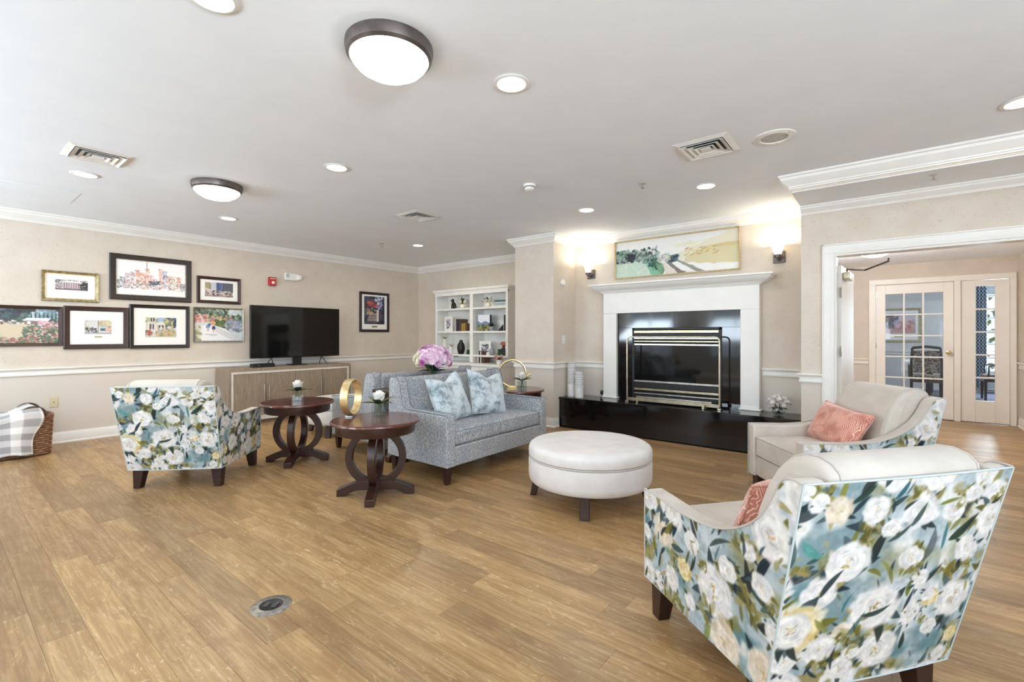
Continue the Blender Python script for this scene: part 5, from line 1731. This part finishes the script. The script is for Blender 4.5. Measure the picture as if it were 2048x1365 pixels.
def magnolia(x, y, z, label, rz, sc=1.0):
    t = thing('magnolia_vase', label, 'vase', (x, y, z), rz, group='white magnolias in glass cubes')
    s = .043
    g = G()
    g.box(-s, -s, 0, s, s, .012)
    for a, b_, c_, d_ in ((-s, -s, s, -s + .005), (-s, s - .005, s, s), (-s, -s + .005, -s + .005, s - .005), (s - .005, -s + .005, s, s - .005)):
        g.box(a, b_, .012, c_, d_, .095)
    g.build('glass_cube', M['vase_glass'], t, smooth=False)
    for k in range(3):
        a = k * 2.1
        G().tube([(.022 * cos(a), .022 * sin(a), .014), (.008 * cos(a), .008 * sin(a), .07), (0, 0, .125)], .004, 6).build('stem', M['stem'], t)
    for k in range(6):
        leaf_geo(G(), (0, 0, .095), k * 1.05 + .3, R(18 + 14 * (k % 2)), .155 * sc, .034, .18).build('leaf', M['leafm'] if k % 3 else M['leafd'], t)
    for k in range(9):
        inner = k >= 5
        a = k * 2 * pi / (4 if inner else 5) + (.5 if inner else 0)
        petal_geo(G(), (0, 0, .118), a, R(26 if inner else 66), .092 * sc, .042 * sc).build('petal', M['petal'], t, angle=80)
    return t
magnolia(2.315, 3.235, TT, 'white magnolia in a glass cube on the near pedestal table', R(20))
magnolia(2.345, 4.635, TT, 'white magnolia in a glass cube on the table beside the left armchair', R(50))
magnolia(4.59, 3.50, TT, 'white magnolia in a glass cube on the table by the pillar', R(80))
# chrysanthemum bouquet on the console between the loveseats
def bloom_mesh(m, r, layers):
    g = G()
    for li, (nn, op, ln) in enumerate(layers):
        for k in range(nn):
            a = 2 * pi * k / nn + li * .4
            w_ = ln * r * .115
            ca, sa = cos(a), sin(a)
            o1, z1 = ln * r * sin(op) * .55, ln * r * cos(op) * .5
            o2, z2 = ln * r * sin(op), ln * r * cos(op) * .85
            v = [(0, 0, 0), (o1 * ca - w_ * sa, o1 * sa + w_ * ca, z1), (o1 * ca + w_ * sa, o1 * sa - w_ * ca, z1), (o2 * ca - w_ * .7 * sa, o2 * sa + w_ * .7 * ca, z2), (o2 * ca + w_ * .7 * sa, o2 * sa - w_ * .7 * ca, z2), (o2 * 1.12 * ca, o2 * 1.12 * sa, z2 * .96)]
            g.add(v, [(0, 2, 1), (1, 2, 4, 3), (3, 4, 5)])
    g.sphere((0, 0, r * .12), r * .18, r * .18, r * .14, 8, 5)
    return g
bq = thing('flower_bouquet', 'large pink and lilac chrysanthemum bouquet in a glass vase behind the loveseat', 'flowers', (3.46, 3.86, .72))
G().lathe([(.075, 0), (.085, .01), (.088, .09), (.078, .15), (.082, .17), (.079, .17), (.075, .15), (.083, .09), (.08, .014), (.01, .012)], 32, caps=False).build('glass_vase', M['vase_glass'], bq)
for k in range(12):
    a = k * 2.4
    G().tube([(.05 * cos(a), .05 * sin(a), .016), (.03 * cos(a + .4), .03 * sin(a + .4), .12), (.09 * cos(a + .6), .09 * sin(a + .6), .22)], .005, 5).build('stem', M['stem'], bq)
for k in range(14):
    leaf_geo(G(), (0, 0, .13), k * .9, R(20 + 25 * (k % 3)), .17, .03, .2).build('leaf', M['leafd'], bq)
lay = [(13, 1.75, 1.0), (13, 1.35, 1.05), (12, 1.0, 1.02), (10, .65, .95), (7, .32, .85)]
protos = {}
rb = random.Random(5)
nb = 66
for k in range(nb):
    ph = k * 2.39996
    zz = 1 - (k + .5) / nb * 1.3
    rr = sqrt(max(0, 1 - zz * zz))
    left = -rr * cos(ph) * .62 + rr * sin(ph) * .78       # towards the left as seen from the room
    mname = ['pink1', 'pink2', 'pink2', 'pink2', 'pink3', 'pink1', 'pink2'][rb.randrange(7)]
    if left > .62 and zz < .45:
        mname = 'cream_petal'
    if mname not in protos:
        o = bloom_mesh(M[mname], .042, lay).build('bloom', M[mname], bq, smooth=False)
        protos[mname] = o
    else:
        o = protos[mname].copy()
        COL.objects.link(o)
        o.parent = bq
    q = rb.uniform(.9, 1.06)
    n = Vector((rr * cos(ph), rr * sin(ph), zz + .15)).normalized()
    o.location = (rr * cos(ph) * .19 * q, rr * sin(ph) * .19 * q, .27 + zz * .14 * q)
    o.rotation_euler = n.to_track_quat('Z', 'Y').to_euler()
    s_ = rb.uniform(.85, 1.15)
    o.scale = (s_, s_, s_)
for k in range(12):
    leaf_geo(G(), (0, 0, .17), k * 2.1, R(5 + 12 * (k % 5)), .21, .022, .08).build('leaf', M['leafd'], bq)
# white flowers in a small bowl on the hearth
fb = thing('flower_bowl', 'white flowers in a small round glass bowl at the right end of the hearth', 'flowers', (5.66, .885, HZ))
G().lathe([(.03, 0), (.05, .012), (.064, .04), (.066, .062), (.058, .085), (.055, .085), (.062, .062), (.06, .04), (.046, .015), (.01, .006)], 28, caps=False).build('glass_bowl', M['vase_glass'], fb)
for k in range(7):
    a = k * 1.3
    G().tube([(.03 * cos(a), .03 * sin(a), .012), (.01, 0, .05), (.05 * cos(a + 1), .05 * sin(a + 1), .12)], .004, 5).build('stem', M['leafd'], fb)
for k in range(7):
    leaf_geo(G(), (0, 0, .075), k * .9, R(10), .10, .022, .3).build('leaf', M['leafd'], fb)
pr = None
for k in range(13):
    ph = k * 2.4
    zz = 1 - (k + .5) / 13 * 1.05
    rr = sqrt(max(0, 1 - zz * zz))
    if pr is None:
        g = G()
        for q in range(7):
            petal_geo(g, (0, 0, 0), q * 2 * pi / 7, R(68), .05, .024, 3)
        for q in range(5):
            petal_geo(g, (0, 0, .004), q * 2 * pi / 5 + .4, R(35), .042, .02, 3)
        pr = o = g.build('bloom', M['petal'], fb, angle=80)
    else:
        o = pr.copy()
        COL.objects.link(o)
        o.parent = fb
    o.location = (rr * cos(ph) * .075, rr * sin(ph) * .075, .115 + zz * .06)
    o.rotation_euler = Vector((rr * cos(ph), rr * sin(ph), zz + .3)).to_track_quat('Z', 'Y').to_euler()
# ribbed ceramic cylinders on the hearth
def ribbed(x, y, h, label, seed):
    t = thing('ribbed_vase', label, 'vase', (x, y, HZ), group='white ribbed ceramic cylinders')
    rg = random.Random(seed)
    z0 = h * .36
    G().lathe([(.058, 0), (.061, .004), (.061, z0), (.058, z0 + .003), (.02, z0 + .003)], 40).build('plain_foot', M['ceramic'], t)
    G().lathe([(.0555, z0), (.0555, h - .006), (.048, h - .006), (.048, z0 + .02)], 40, caps=False).build('groove_core', M['ceramic_line'], t)
    z = z0 + .006
    while z < h - .012:
        hh = rg.uniform(.012, .017)
        r_ = .0605 + rg.uniform(-.0008, .0012)
        G().lathe([(.05, z), (r_ - .003, z), (r_, z + .003), (r_, z + hh - .003), (r_ - .003, z + hh), (.05, z + hh)], 40, caps=False).build('rib', M['ceramic'], t)
        z += hh + rg.uniform(.006, .010)
ribbed(5.62, 3.415, .475, 'taller white ribbed ceramic cylinder at the left end of the hearth', 1)
ribbed(5.575, 3.27, .37, 'shorter white ribbed ceramic cylinder beside the taller one on the hearth', 2)

# ------------------------------------------------------------------ hutch and its contents
HX0, HX1 = 6.02, XB - .002
HYA, HYB, HYM = 4.885, 6.655, 5.72
hb = thing('bookcase_hutch', 'white two-bay bookcase hutch in the alcove beside the pillar', 'bookcase', (0, 0, 0))
g = G()
g.box(HX0, HYA, .885, HX1, HYA + .05, 2.029).box(HX0, HYB - .05, .78, HX1, HYB, 2.03).box(HX1 - .012, HYA + .05, .78, HX1, HYB - .05, 2.03).box(HX0, HYM - .038, .78, HX1 - .012, HYM + .038, 2.03)
g.build('carcass', M['white'], hb, bevel=.002)
g = G()
sweep(g, [(0, 2.03), (.012, 2.03), (.012, 2.045), (.03, 2.06), (.036, 2.085), (.036, 2.095), (0, 2.095)], [(HX1, HYA), (HX0, HYA), (HX0, HYB), (HX1, HYB)])
g.build('cornice', M['white'], hb, angle=25)
G().box(HX0 + .02, HYA + .001, 2.031, HX1, HYB - .001, 2.094).box(HX0 - .003, HYA, 1.985, HX0 + .02, HYB, 2.031).build('top_board', M['white'], hb)
SHZ = [1.748, 1.333, .915]
for (ya, yb) in ((HYA + .05, HYM - .038), (HYM + .038, HYB - .05)):
    for z in SHZ:
        G().box(HX0 + .004, ya, z - .032, HX1 - .012, yb, z).build('shelf', M['white'], hb, bevel=.002)
    G().box(HX0 + .05, (ya + yb) / 2 - .03, .865, HX0 + .12, (ya + yb) / 2 + .03, .883).build('under_light', M['black'], hb)
dk = thing('hutch_desk', 'white cabinet base under the bookcase hutch', 'cabinet', (0, 0, 0))
G().box(5.80, HYA, .735, HX1, HYB, .775).build('worktop', M['white'], dk, bevel=.004)
G().box(5.84, HYA + .02, .06, HX1, HYB - .02, .735).build('cabinet_body', M['white'], dk, bevel=.003)
for k in range(4):
    w_ = (HYB - HYA - .04) / 4
    d_ = G().box(5.82, HYA + .022 + k * w_, .09, 5.84, HYA + .018 + (k + 1) * w_, .72).build('door', M['white'], dk, bevel=.003)
    G().sphere((5.808, HYA + .022 + k * w_ + (.05 if k % 2 else w_ - .05), .6), .014).build('knob', M['steel'], d_)
def book(y0, y1, x0, z, h, d, m, label, group, rot=None):
    """standing book: thickness y0..y1, spine towards the room at x0"""
    t = thing('book', label, 'book', (x0, (y0 + y1) / 2, z), 0, group=group)
    th = (y1 - y0) / 2 - .0008
    G().box(0, -th, 0, d, -th + .003, h).box(0, th - .003, 0, d, th, h).box(0, -th, 0, .004, th, h).build('cover', M[m], t, bevel=.001)
    G().box(.004, -th + .003, .004, d - .004, th - .003, h - .004).build('page_block', M['pages'], t)
    return t
BX = HX0 + .05
# second shelf left: books (left bay has larger y)
zz = SHZ[1]
y = 6.235
for k, (th, h, m, d_) in enumerate([(.022, .19, 'book_cream', 'thin cream'), (.035, .225, 'book_plum', 'plum'), (.033, .225, 'book_navy', 'tall navy'), (.033, .222, 'book_plum', 'second plum'), (.035, .225, 'book_brown', 'dark brown')]):
    book(y - th, y, BX + .06, zz, h, .16, m, d_ + ' book standing on the left middle shelf of the hutch', 'books on the left middle shelf')
    y -= th + .001
y = 5.985
for k, (th, h, m, d_) in enumerate([(.05, .14, 'book_gold', 'short olive'), (.05, .145, 'book_gold', 'short gold'), (.045, .14, 'book_brown', 'short brown')]):
    book(y - th, y, BX - .03, zz, h, .085, m, d_ + ' book in front on the left middle shelf of the hutch', 'books on the left middle shelf')
    y -= th + .001
book(4.985, 5.015, BX, zz, .27, .17, 'book_navy', 'tall navy book beside the right upright of the hutch middle shelf', 'books on the right middle shelf')
book(4.952, 4.984, BX, zz, .265, .17, 'book_plum', 'tall plum book against the right upright of the hutch middle shelf', 'books on the right middle shelf')
def flat_book(x, y, z, lx, ly, h, m, label, group, rz=0):
    t = thing('book', label, 'book', (x, y, z), rz, group=group)
    G().box(-lx / 2, -ly / 2, 0, lx / 2, ly / 2, .003).box(-lx / 2, -ly / 2, h - .003, lx / 2, ly / 2, h).box(-lx / 2, -ly / 2, 0, -lx / 2 + .004, ly / 2, h).build('cover', M[m], t, bevel=.001)
    G().box(-lx / 2 + .004, -ly / 2 + .004, .003, lx / 2 - .004, ly / 2 - .004, h - .003).build('page_block', M['pages'], t)
z = SHZ[0]
for h, m, lb, ly in ((.028, 'book_cream', 'bottom cream book of the lying stack on the right top shelf', .26), (.026, 'book_sky', 'second sky blue book of the lying stack on the right top shelf', .255), (.024, 'book_cream', 'third cream book of the lying stack on the right top shelf', .25), (.028, 'book_teal', 'top teal book of the lying stack on the right top shelf', .25)):
    flat_book(HX0 + .14, 5.085, z, .19, ly, h, m, lb, 'lying books on the right top shelf')
    z += h + .0005
# photo frames
def photo(x, y, z, w_, h_, label, seed, mw):
    t = thing('photo_frame', label, 'photo frame', (x, y, z), -pi / 2, group='white photo frames on the hutch')
    c = Canvas(1.0, 34, (210, 210, 214), seed)
    c.dabs(60, 0, 1, 0, 1, .09, [(90, 92, 104), (150, 152, 160), (226, 226, 228), (60, 62, 74)])
    g = G()
    g.box(-w_ / 2, -.012, 0, w_ / 2, 0, mw).box(-w_ / 2, -.012, h_ - mw, w_ / 2, 0, h_).box(-w_ / 2, -.012, mw, -w_ / 2 + mw, 0, h_ - mw).box(w_ / 2 - mw, -.012, mw, w_ / 2, 0, h_ - mw)
    fr = g.build('frame', M['white'], t, bevel=.003)
    pn = print_panel('photo', c, -w_ / 2 + mw, mw, w_ / 2 - mw, h_ - mw, -.004, M['print'], t)
    bk = G().box(-w_ / 2 + .01, -.002, .01, w_ / 2 - .01, .004, h_ - .01).build('backing', M['white'], t)
    G().prism([(0, 0), (.09, 0), (0, .14)], -.01, .01, 'x').build('easel', M['white'], t, recalc=True)
    return t
photo(HX0 + .09, 6.385, SHZ[1], .215, .275, 'upright white photo frame on the left middle shelf of the hutch', 3, .05)
photo(HX0 + .10, 5.475, SHZ[2], .27, .24, 'wide white photo frame on the right lower shelf of the hutch', 4, .05)
# landscape print block
t = thing('landscape_print', 'mountain landscape print standing on the right middle shelf', 'print', (HX0 + .10, 5.50, SHZ[1]), -pi / 2)
c = Canvas(.98, 44, (226, 230, 236), 5)
c.rect(0, .55, .98, 1, (222, 228, 238)); c.poly([(0, .62), (.3, .5), (.6, .62), (.98, .48), (.98, .3), (0, .3)], (120, 140, 176)); c.dabs(120, 0, .98, 0, .36, .05, [(70, 80, 50), (120, 120, 70), (50, 60, 44), (160, 150, 96)])
print_panel('print', c, -.14, 0, .14, .285, -.013, M['print'], t)
G().box(-.14, -.0125, 0, .14, .035, .285).build('block', M['book_navy'], t)
# small plant
t = thing('small_plant', 'small dark plant in a grey pot on the right middle shelf', 'plant', (HX0 + .07, 5.305, SHZ[1]))
G().lathe([(.03, 0), (.042, .05), (.044, .075), (.038, .075), (.03, .06)], 20).build('pot', M['grey_ceramic'], t)
for k in range(16):
    leaf_geo(G(), (0, 0, .07), k * 2.4, R(25 + 45 * ((k * 7) % 5) / 5), .10, .022, .2, 4).build('leaf', M['leafd'], t)
t = thing('bookend', 'black triangular bookend on the right middle shelf', 'bookend', (HX0 + .08, 5.11, SHZ[1]))
G().prism([(-.055, 0), (.055, 0), (-.055, .105)], -.012, .012, 'x', Matrix.Identity(4)).build('triangle', M['black'], t, bevel=.002, recalc=True)
G().box(-.03, -.055, 0, .05, .055, .003).build('base_plate', M['black'], t)
# flower arrangements on top shelf
def shelf_flowers(y, label, seed):
    t = thing('flower_arrangement', label, 'flowers', (HX0 + .09, y, SHZ[0]), group='cream flowers on the top shelves')
    G().lathe([(.028, 0), (.046, .02), (.05, .05), (.04, .07), (.036, .07), (.03, .05)], 20).build('pot', M['cream_petal'], t)
    rg = random.Random(seed)
    for k in range(9):
        g = G()
        for q in range(6):
            petal_geo(g, (0, 0, 0), q * pi / 3, R(60), .05, .022, 3)
        o = g.build('bloom', M['cream_petal'], t, angle=80)
        a = k * 2.4
        o.location = (.04 * cos(a), .055 * sin(a), .075 + .04 * rg.random())
        o.rotation_euler = (rg.uniform(-.9, .9), rg.uniform(-.9, .3), 0)
    for k in range(8):
        leaf_geo(G(), (0, 0, .09), rg.uniform(0, 6.3), R(rg.uniform(5, 70)), rg.uniform(.1, .17), .02, .15, 4).build('leaf', M['black'] if k % 3 == 0 else M['leafd'], t)
shelf_flowers(6.02, 'cream flowers with dark leaves on the left top shelf', 1)
shelf_flowers(5.40, 'cream flowers with dark leaves on the right top shelf', 2)
# dog figurine
t = thing('dog_figurine', 'small black sitting dog figurine on the left top shelf', 'figurine', (HX0 + .08, 6.245, SHZ[0]))
g = G()
g.sphere((0, -.02, .055), .032, .045, .058).sphere((0, .012, .10), .026, .03, .05).sphere((0, .022, .155), .024, .032, .025).sphere((0, .052, .150), .013, .02, .012).sphere((.018, .012, .165), .008, .012, .02, 8, 6).sphere((-.018, .012, .165), .008, .012, .02, 8, 6)
g.build('body', M['black'], t)
G().tube([(.014, .03, .09), (.014, .034, .04), (.014, .042, .006)], .009, 8).tube([(-.014, .03, .09), (-.014, .034, .04), (-.014, .042, .006)], .009, 8).build('front_legs', M['black'], t)
G().tube([(0, -.055, .02), (0, -.085, .015), (0, -.10, .035)], .006, 6).build('tail', M['black'], t)
# third shelf left: birds on white posts, vase, box
def bird_post(y, h, label):
    t = thing('bird_on_post', label, 'ornament', (HX0 + .07, y, SHZ[2]), group='brass birds on white posts')
    G().box(-.028, -.028, 0, .028, .028, h).build('post', M['white'], t, bevel=.003)
    g = G()
    g.tube([(0, .04, h + .045), (0, .022, h + .03), (0, 0, h + .018), (0, -.025, h + .024), (0, -.055, h + .05)], [.006, .012, .017, .011, .003], 8).sphere((0, .04, h + .05), .010, .012, .010, 8, 6)
    g.build('bird', M['brass'], t)
    G().tube([(0, .05, h + .05), (0, .066, h + .047)], [.004, .001], 6).tube([(0, 0, h), (0, 0, h + .012)], .003, 6).build('beak_and_foot', M['brass'], t)
bird_post(6.46, .27, 'brass bird on the taller white post, left lower shelf')
bird_post(6.29, .13, 'brass bird on the shorter white post, left lower shelf')
t = thing('black_vase', 'matt black bottle vase on the left lower shelf of the hutch', 'vase', (HX0 + .09, 6.06, SHZ[2]))
G().lathe([(.035, 0), (.05, .01), (.068, .06), (.074, .11), (.066, .165), (.045, .205), (.028, .228), (.026, .245), (.034, .258), (.030, .258), (.02, .24)], 32).build('vase_body', M['black'], t)
t = thing('trinket_box', 'small dark green box beside the divider on the left lower shelf', 'box', (HX0 + .08, 5.82, SHZ[2]))
G().box(-.04, -.045, 0, .04, .045, .062).build('box_body', M['green_box'], t, bevel=.003)
G().box(-.042, -.047, .064, .042, .047, .084).build('lid', M['green_box'], t, bevel=.003)
t = thing('bottle_vase', 'mottled grey bottle vase beside the wide photo frame', 'vase', (HX0 + .06, 5.285, SHZ[2]))
G().lathe([(.028, 0), (.045, .012), (.054, .05), (.05, .085), (.028, .11), (.013, .125), (.011, .19), (.016, .2), (.012, .2), (.009, .185)], 28).build('vase_body', M['grey_ceramic'], t)
t = thing('keepsake_box', 'dark green lacquer box on the right lower shelf', 'box', (HX0 + .09, 5.035, SHZ[2]))
G().box(-.06, -.095, 0, .06, .095, .075).build('box_body', M['green_box'], t, bevel=.003)
G().box(-.062, -.097, .077, .062, .097, .108).build('lid', M['green_box'], t, bevel=.003)
t = thing('bear_figurine', 'terracotta bear figurine on the dark green box', 'figurine', (HX0 + .09, 5.025, SHZ[2] + .108))
g = G()
g.sphere((0, -.01, .09), .032, .06, .036).sphere((0, .06, .095), .024, .028, .026).sphere((0, .09, .085), .013, .018, .013).sphere((.016, .05, .12), .008, n=8, m=6).sphere((-.016, .05, .12), .008, n=8, m=6)
for sy in (-.045, .03):
    for sx in (-.018, .018):
        g.tube([(sx, sy, .08), (sx, sy, .01)], [.018, .013], 8)
g.build('body', M['terracotta'], t)
G().box(-.035, -.07, 0, .035, .06, .012).build('base', M['black'], t, bevel=.002)
# under the hutch: a few books on the desk
y = 5.60
for th, h, m, d_ in ((.03, .2, 'book_cream', 'cream'), (.03, .21, 'book_navy', 'navy'), (.03, .2, 'book_cream', 'second cream'), (.03, .205, 'book_plum', 'plum'), (.03, .195, 'book_brown', 'brown')):
    book(y - th, y, 6.05, .775, h, .16, m, d_ + ' book standing under the hutch behind the loveseat', 'books under the hutch')
    y -= th + .002
t = thing('blush_flowers', 'blush flowers with green leaves behind the right end of the loveseat', 'flowers', (5.90, 4.97, .775))
G().lathe([(.035, 0), (.05, .03), (.045, .08), (.04, .08), (.03, .03)], 20).build('pot', M['white'], t)
for k in range(8):
    g = G()
    for q in range(7):
        petal_geo(g, (0, 0, 0), q * .9, R(58), .05, .024, 3)
    o = g.build('bloom', M['blush'], t, angle=80)
    o.location = (.045 * cos(k * 2.4), .06 * sin(k * 2.4), .06 + .008 * k)
    o.rotation_euler = (.5 * sin(k), -.5, 0)
for k in range(7):
    leaf_geo(G(), (0, 0, .07), k * .9, R(30 + 10 * (k % 4)), .12, .02, .15, 4).build('leaf', M['leafd'], t)

# ------------------------------------------------------------------ basket with blanket
bk = thing('wicker_basket', 'brown wicker basket with loop handles by the picture wall', 'basket', (.575, 7.07, 0))
def rrect(hx, hy, r, n=40):
    out = []
    for k in range(n):
        a = 2 * pi * k / n
        c_, s_ = cos(a), sin(a)
        e = 5
        q = (abs(c_ / hx) ** e + abs(s_ / hy) ** e) ** (-1 / e)
        out.append((q * c_, q * s_))
    return out
bw, bd, bh = .275, .20, .40
rows = 17
for r_ in range(rows):
    z = .02 + (bh - .03) * r_ / (rows - 1)
    k_ = .93 + .07 * z / bh
    base_ = rrect(bw * k_, bd * k_, .05, 88)
    path = [(x + (.005 * (1 if (i // 2 + r_) % 2 else -1)) * x / math.hypot(x, y), y + (.005 * (1 if (i // 2 + r_) % 2 else -1)) * y / math.hypot(x, y), z) for i, (x, y) in enumerate(base_)]
    G().tube(path, .0125, 6, True).build('strand', M['wicker'], bk)
for k, (x, y) in enumerate(rrect(bw * .965, bd * .965, .05, 44)):
    G().tube([(x * .965, y * .965, .01), (x, y, bh)], .005, 5).build('stake', M['wicker_dark'], bk)
G().tube([(x, y, bh + .008) for x, y in rrect(bw, bd, .05, 60)], .017, 8, True).build('rim', M['wicker'], bk)
G().prism(rrect(bw * .92, bd * .92, .05, 40), .004, .02, 'z').build('base', M['wicker_dark'], bk)
for sx in (-1, 1):
    G().tube([(.12 + .10 * cos(a), sx * bd, bh + .01 + .105 * sin(a)) for a in np.linspace(0, pi, 18)], .010, 8).build('handle', M['wicker_dark'], bk)
# checked blanket draped over the basket front
nu, nv = 60, 90
U, V = np.meshgrid(np.linspace(0, 1, nu), np.linspace(0, 1, nv))
Xb = .575 - .305 + .40 * U + .045 * V ** 2 * (U - .5)
Lk = V * .95
flat_ = np.minimum(Lk, .40)
drop = np.maximum(Lk - .40, 0)
Yb = 7.07 + .20 - flat_ - .028 * np.clip(drop / .05, 0, 1) - .02 * np.sin(U * 9 + 1) * np.clip(drop / .3, 0, 1) - .035 * np.clip(drop, 0, 1)
Zb = .455 + .035 * np.sin(U * 7 + V * 3) * (1 - np.clip(drop / .2, 0, 1)) + .04 * np.exp(-((V - .25) / .14) ** 2) - np.clip(drop - .02, 0, 1) * .86
Zb = Zb - .02 * np.cos(U * 5) * np.clip(drop / .4, 0, 1)
Zb = np.maximum(Zb, .04 + .01 * np.sin(U * 12))
Xb += .35 * np.clip(U - .72, 0, 1) * np.exp(-((V - .52) / .16) ** 2)
ck1 = (np.floor(U * 6.2) % 2)
ck2 = (np.floor(V * 13) % 2)
colr = np.where((ck1 + ck2)[..., None] >= 2, np.array([158, 157, 158]), np.where((ck1 + ck2)[..., None] >= 1, np.array([204, 202, 202]), np.array([236, 235, 232]))) / 255.0
bl = grid_mesh('checked_blanket', np.stack([Xb, Yb, Zb], -1), colr, M['blanket'])
so = bl.modifiers.new('thickness', 'SOLIDIFY')
so.thickness = .008
tag(bl, 'grey and white checked blanket draped over the wicker basket', 'blanket')

# ------------------------------------------------------------------ dining room seen through the glass
def dining_chair(x, y, rz, label):
    t = thing('dining_chair', label, 'chair', (x, y, 0), rz, group='dark dining chairs behind the french door')
    m = M['darkwood']
    G().rbox((0, 0, .45), (.24, .23, .045), .03, .01).build('seat', M['upholstery'], t)
    G().box(-.24, -.23, .36, .24, .23, .41).build('seat_rail', m, t, bevel=.004)
    for sx in (-1, 1):
        G().taper(sx * .215, .205, 0, .40, .017, .024).build('leg', m, t, bevel=.003)
        G().tube([(sx * .215, -.20, 0), (sx * .215, -.21, .42), (sx * .215, -.25, .75), (sx * .20, -.30, 1.02)], .022, 8).build('back_post', m, t)
        G().tube([(sx * .235, -.23, .68), (sx * .255, -.05, .69), (sx * .255, .16, .665), (sx * .245, .17, .42)], .017, 8).build('armrest', m, t)
    G().box(-.19, -.275, .55, .19, -.235, .97, Matrix.Translation((0, -.02, 0))).build('backrest', M['upholstery'], t, bevel=.015)
    G().tube([(-.2, -.30, 1.02), (0, -.315, 1.045), (.2, -.30, 1.02)], .026, 8).build('top_rail', m, t)
    for sx in (-1, 1):
        G().tube([(sx * .215, .2, .16), (sx * .215, -.2, .16)], .012, 6).build('stretcher', m, t)
dining_chair(12.05, -.62, R(-92), 'dark dining chair with patterned back nearest the french door')
dining_chair(13.25, .30, R(180), 'dark dining armchair beyond the table, left pane of the door')
dining_chair(12.95, -1.72, R(0), 'dark dining chair right of the table, half behind the sidelight frame')
tb = thing('dining_table', 'square pedestal dining table behind the french door', 'table', (12.95, -.72, 0))
G().box(-.42, -.42, .70, .42, .42, .73).build('table_top', M['darkwood'], tb, bevel=.004)
G().lathe([(.28, 0), (.28, .03), (.06, .08), (.05, .7)], 24).build('pedestal', M['darkwood'], tb)
n = 40
U, V = np.meshgrid(np.linspace(-1, 1, n), np.linspace(-1, 1, n))
S = .66
Xc, Yc = U * S, V * S
ox, oy = np.maximum(np.abs(Xc) - .43, 0), np.maximum(np.abs(Yc) - .43, 0)
dz = np.hypot(ox, oy)
Xc2, Yc2 = np.clip(Xc, -.43, .43) + np.sign(Xc) * .12 * ox, np.clip(Yc, -.43, .43) + np.sign(Yc) * .12 * oy
cl = grid_mesh('tablecloth', np.stack([12.95 + Xc2, -.72 + Yc2, .736 - dz * .95], -1), None, M['cloth'])
so = cl.modifiers.new('thickness', 'SOLIDIFY')
so.thickness = .003
tag(cl, 'white tablecloth with pointed corners on the dining table', 'tablecloth')
c = Canvas(1.45, 44, (190, 160, 160), 15)
c.rect(0, .5, 1.45, 1, (206, 190, 200)); c.dabs(60, 0, .7, .3, .9, .08, [(70, 76, 100), (110, 90, 100), (50, 56, 76), (190, 130, 120)]); c.dabs(50, .6, 1.45, .2, .6, .07, [(206, 150, 140), (176, 110, 110), (222, 180, 170), (190, 170, 190)]); c.rect(0, 0, 1.45, .2, (196, 150, 140), .7)
picture('framed_picture', 'cream framed landscape print on the dining room wall behind the french door', (DX - .002, .16, 1.10), -pi / 2, .82, .80, .05, 'frame_gold', .03, (.10, .20, .72, .68), c, plaque=(.41, .13, .16, .035))
# curtain beside the dining window
n = 60
U, V = np.meshgrid(np.linspace(0, 1, n), np.linspace(0, 1, 30))
cu = grid_mesh('window_curtain', np.stack([DX - .10 + .03 * np.sin(U * 32), -1.47 - .27 * U, .12 + 2.25 * V], -1), None, M['curtain'])
so = cu.modifiers.new('thickness', 'SOLIDIFY')
so.thickness = .004
tag(cu, 'blue-grey checked curtain beside the dining room window', 'curtain')
# hedge outside that window
g = G()
rh = random.Random(9)
for k in range(420):
    leaf_geo(g, (17.5 + rh.uniform(-.3, .3), rh.uniform(-5, -1), rh.uniform(.3, 2.6)), rh.uniform(0, 6.3), R(rh.uniform(-60, 60)), .3, .09, .1, 2)
o = g.build('garden_hedge', M['leafm'])
tag(o, 'green hedge foliage outside the dining room window', 'hedge', kind='stuff')
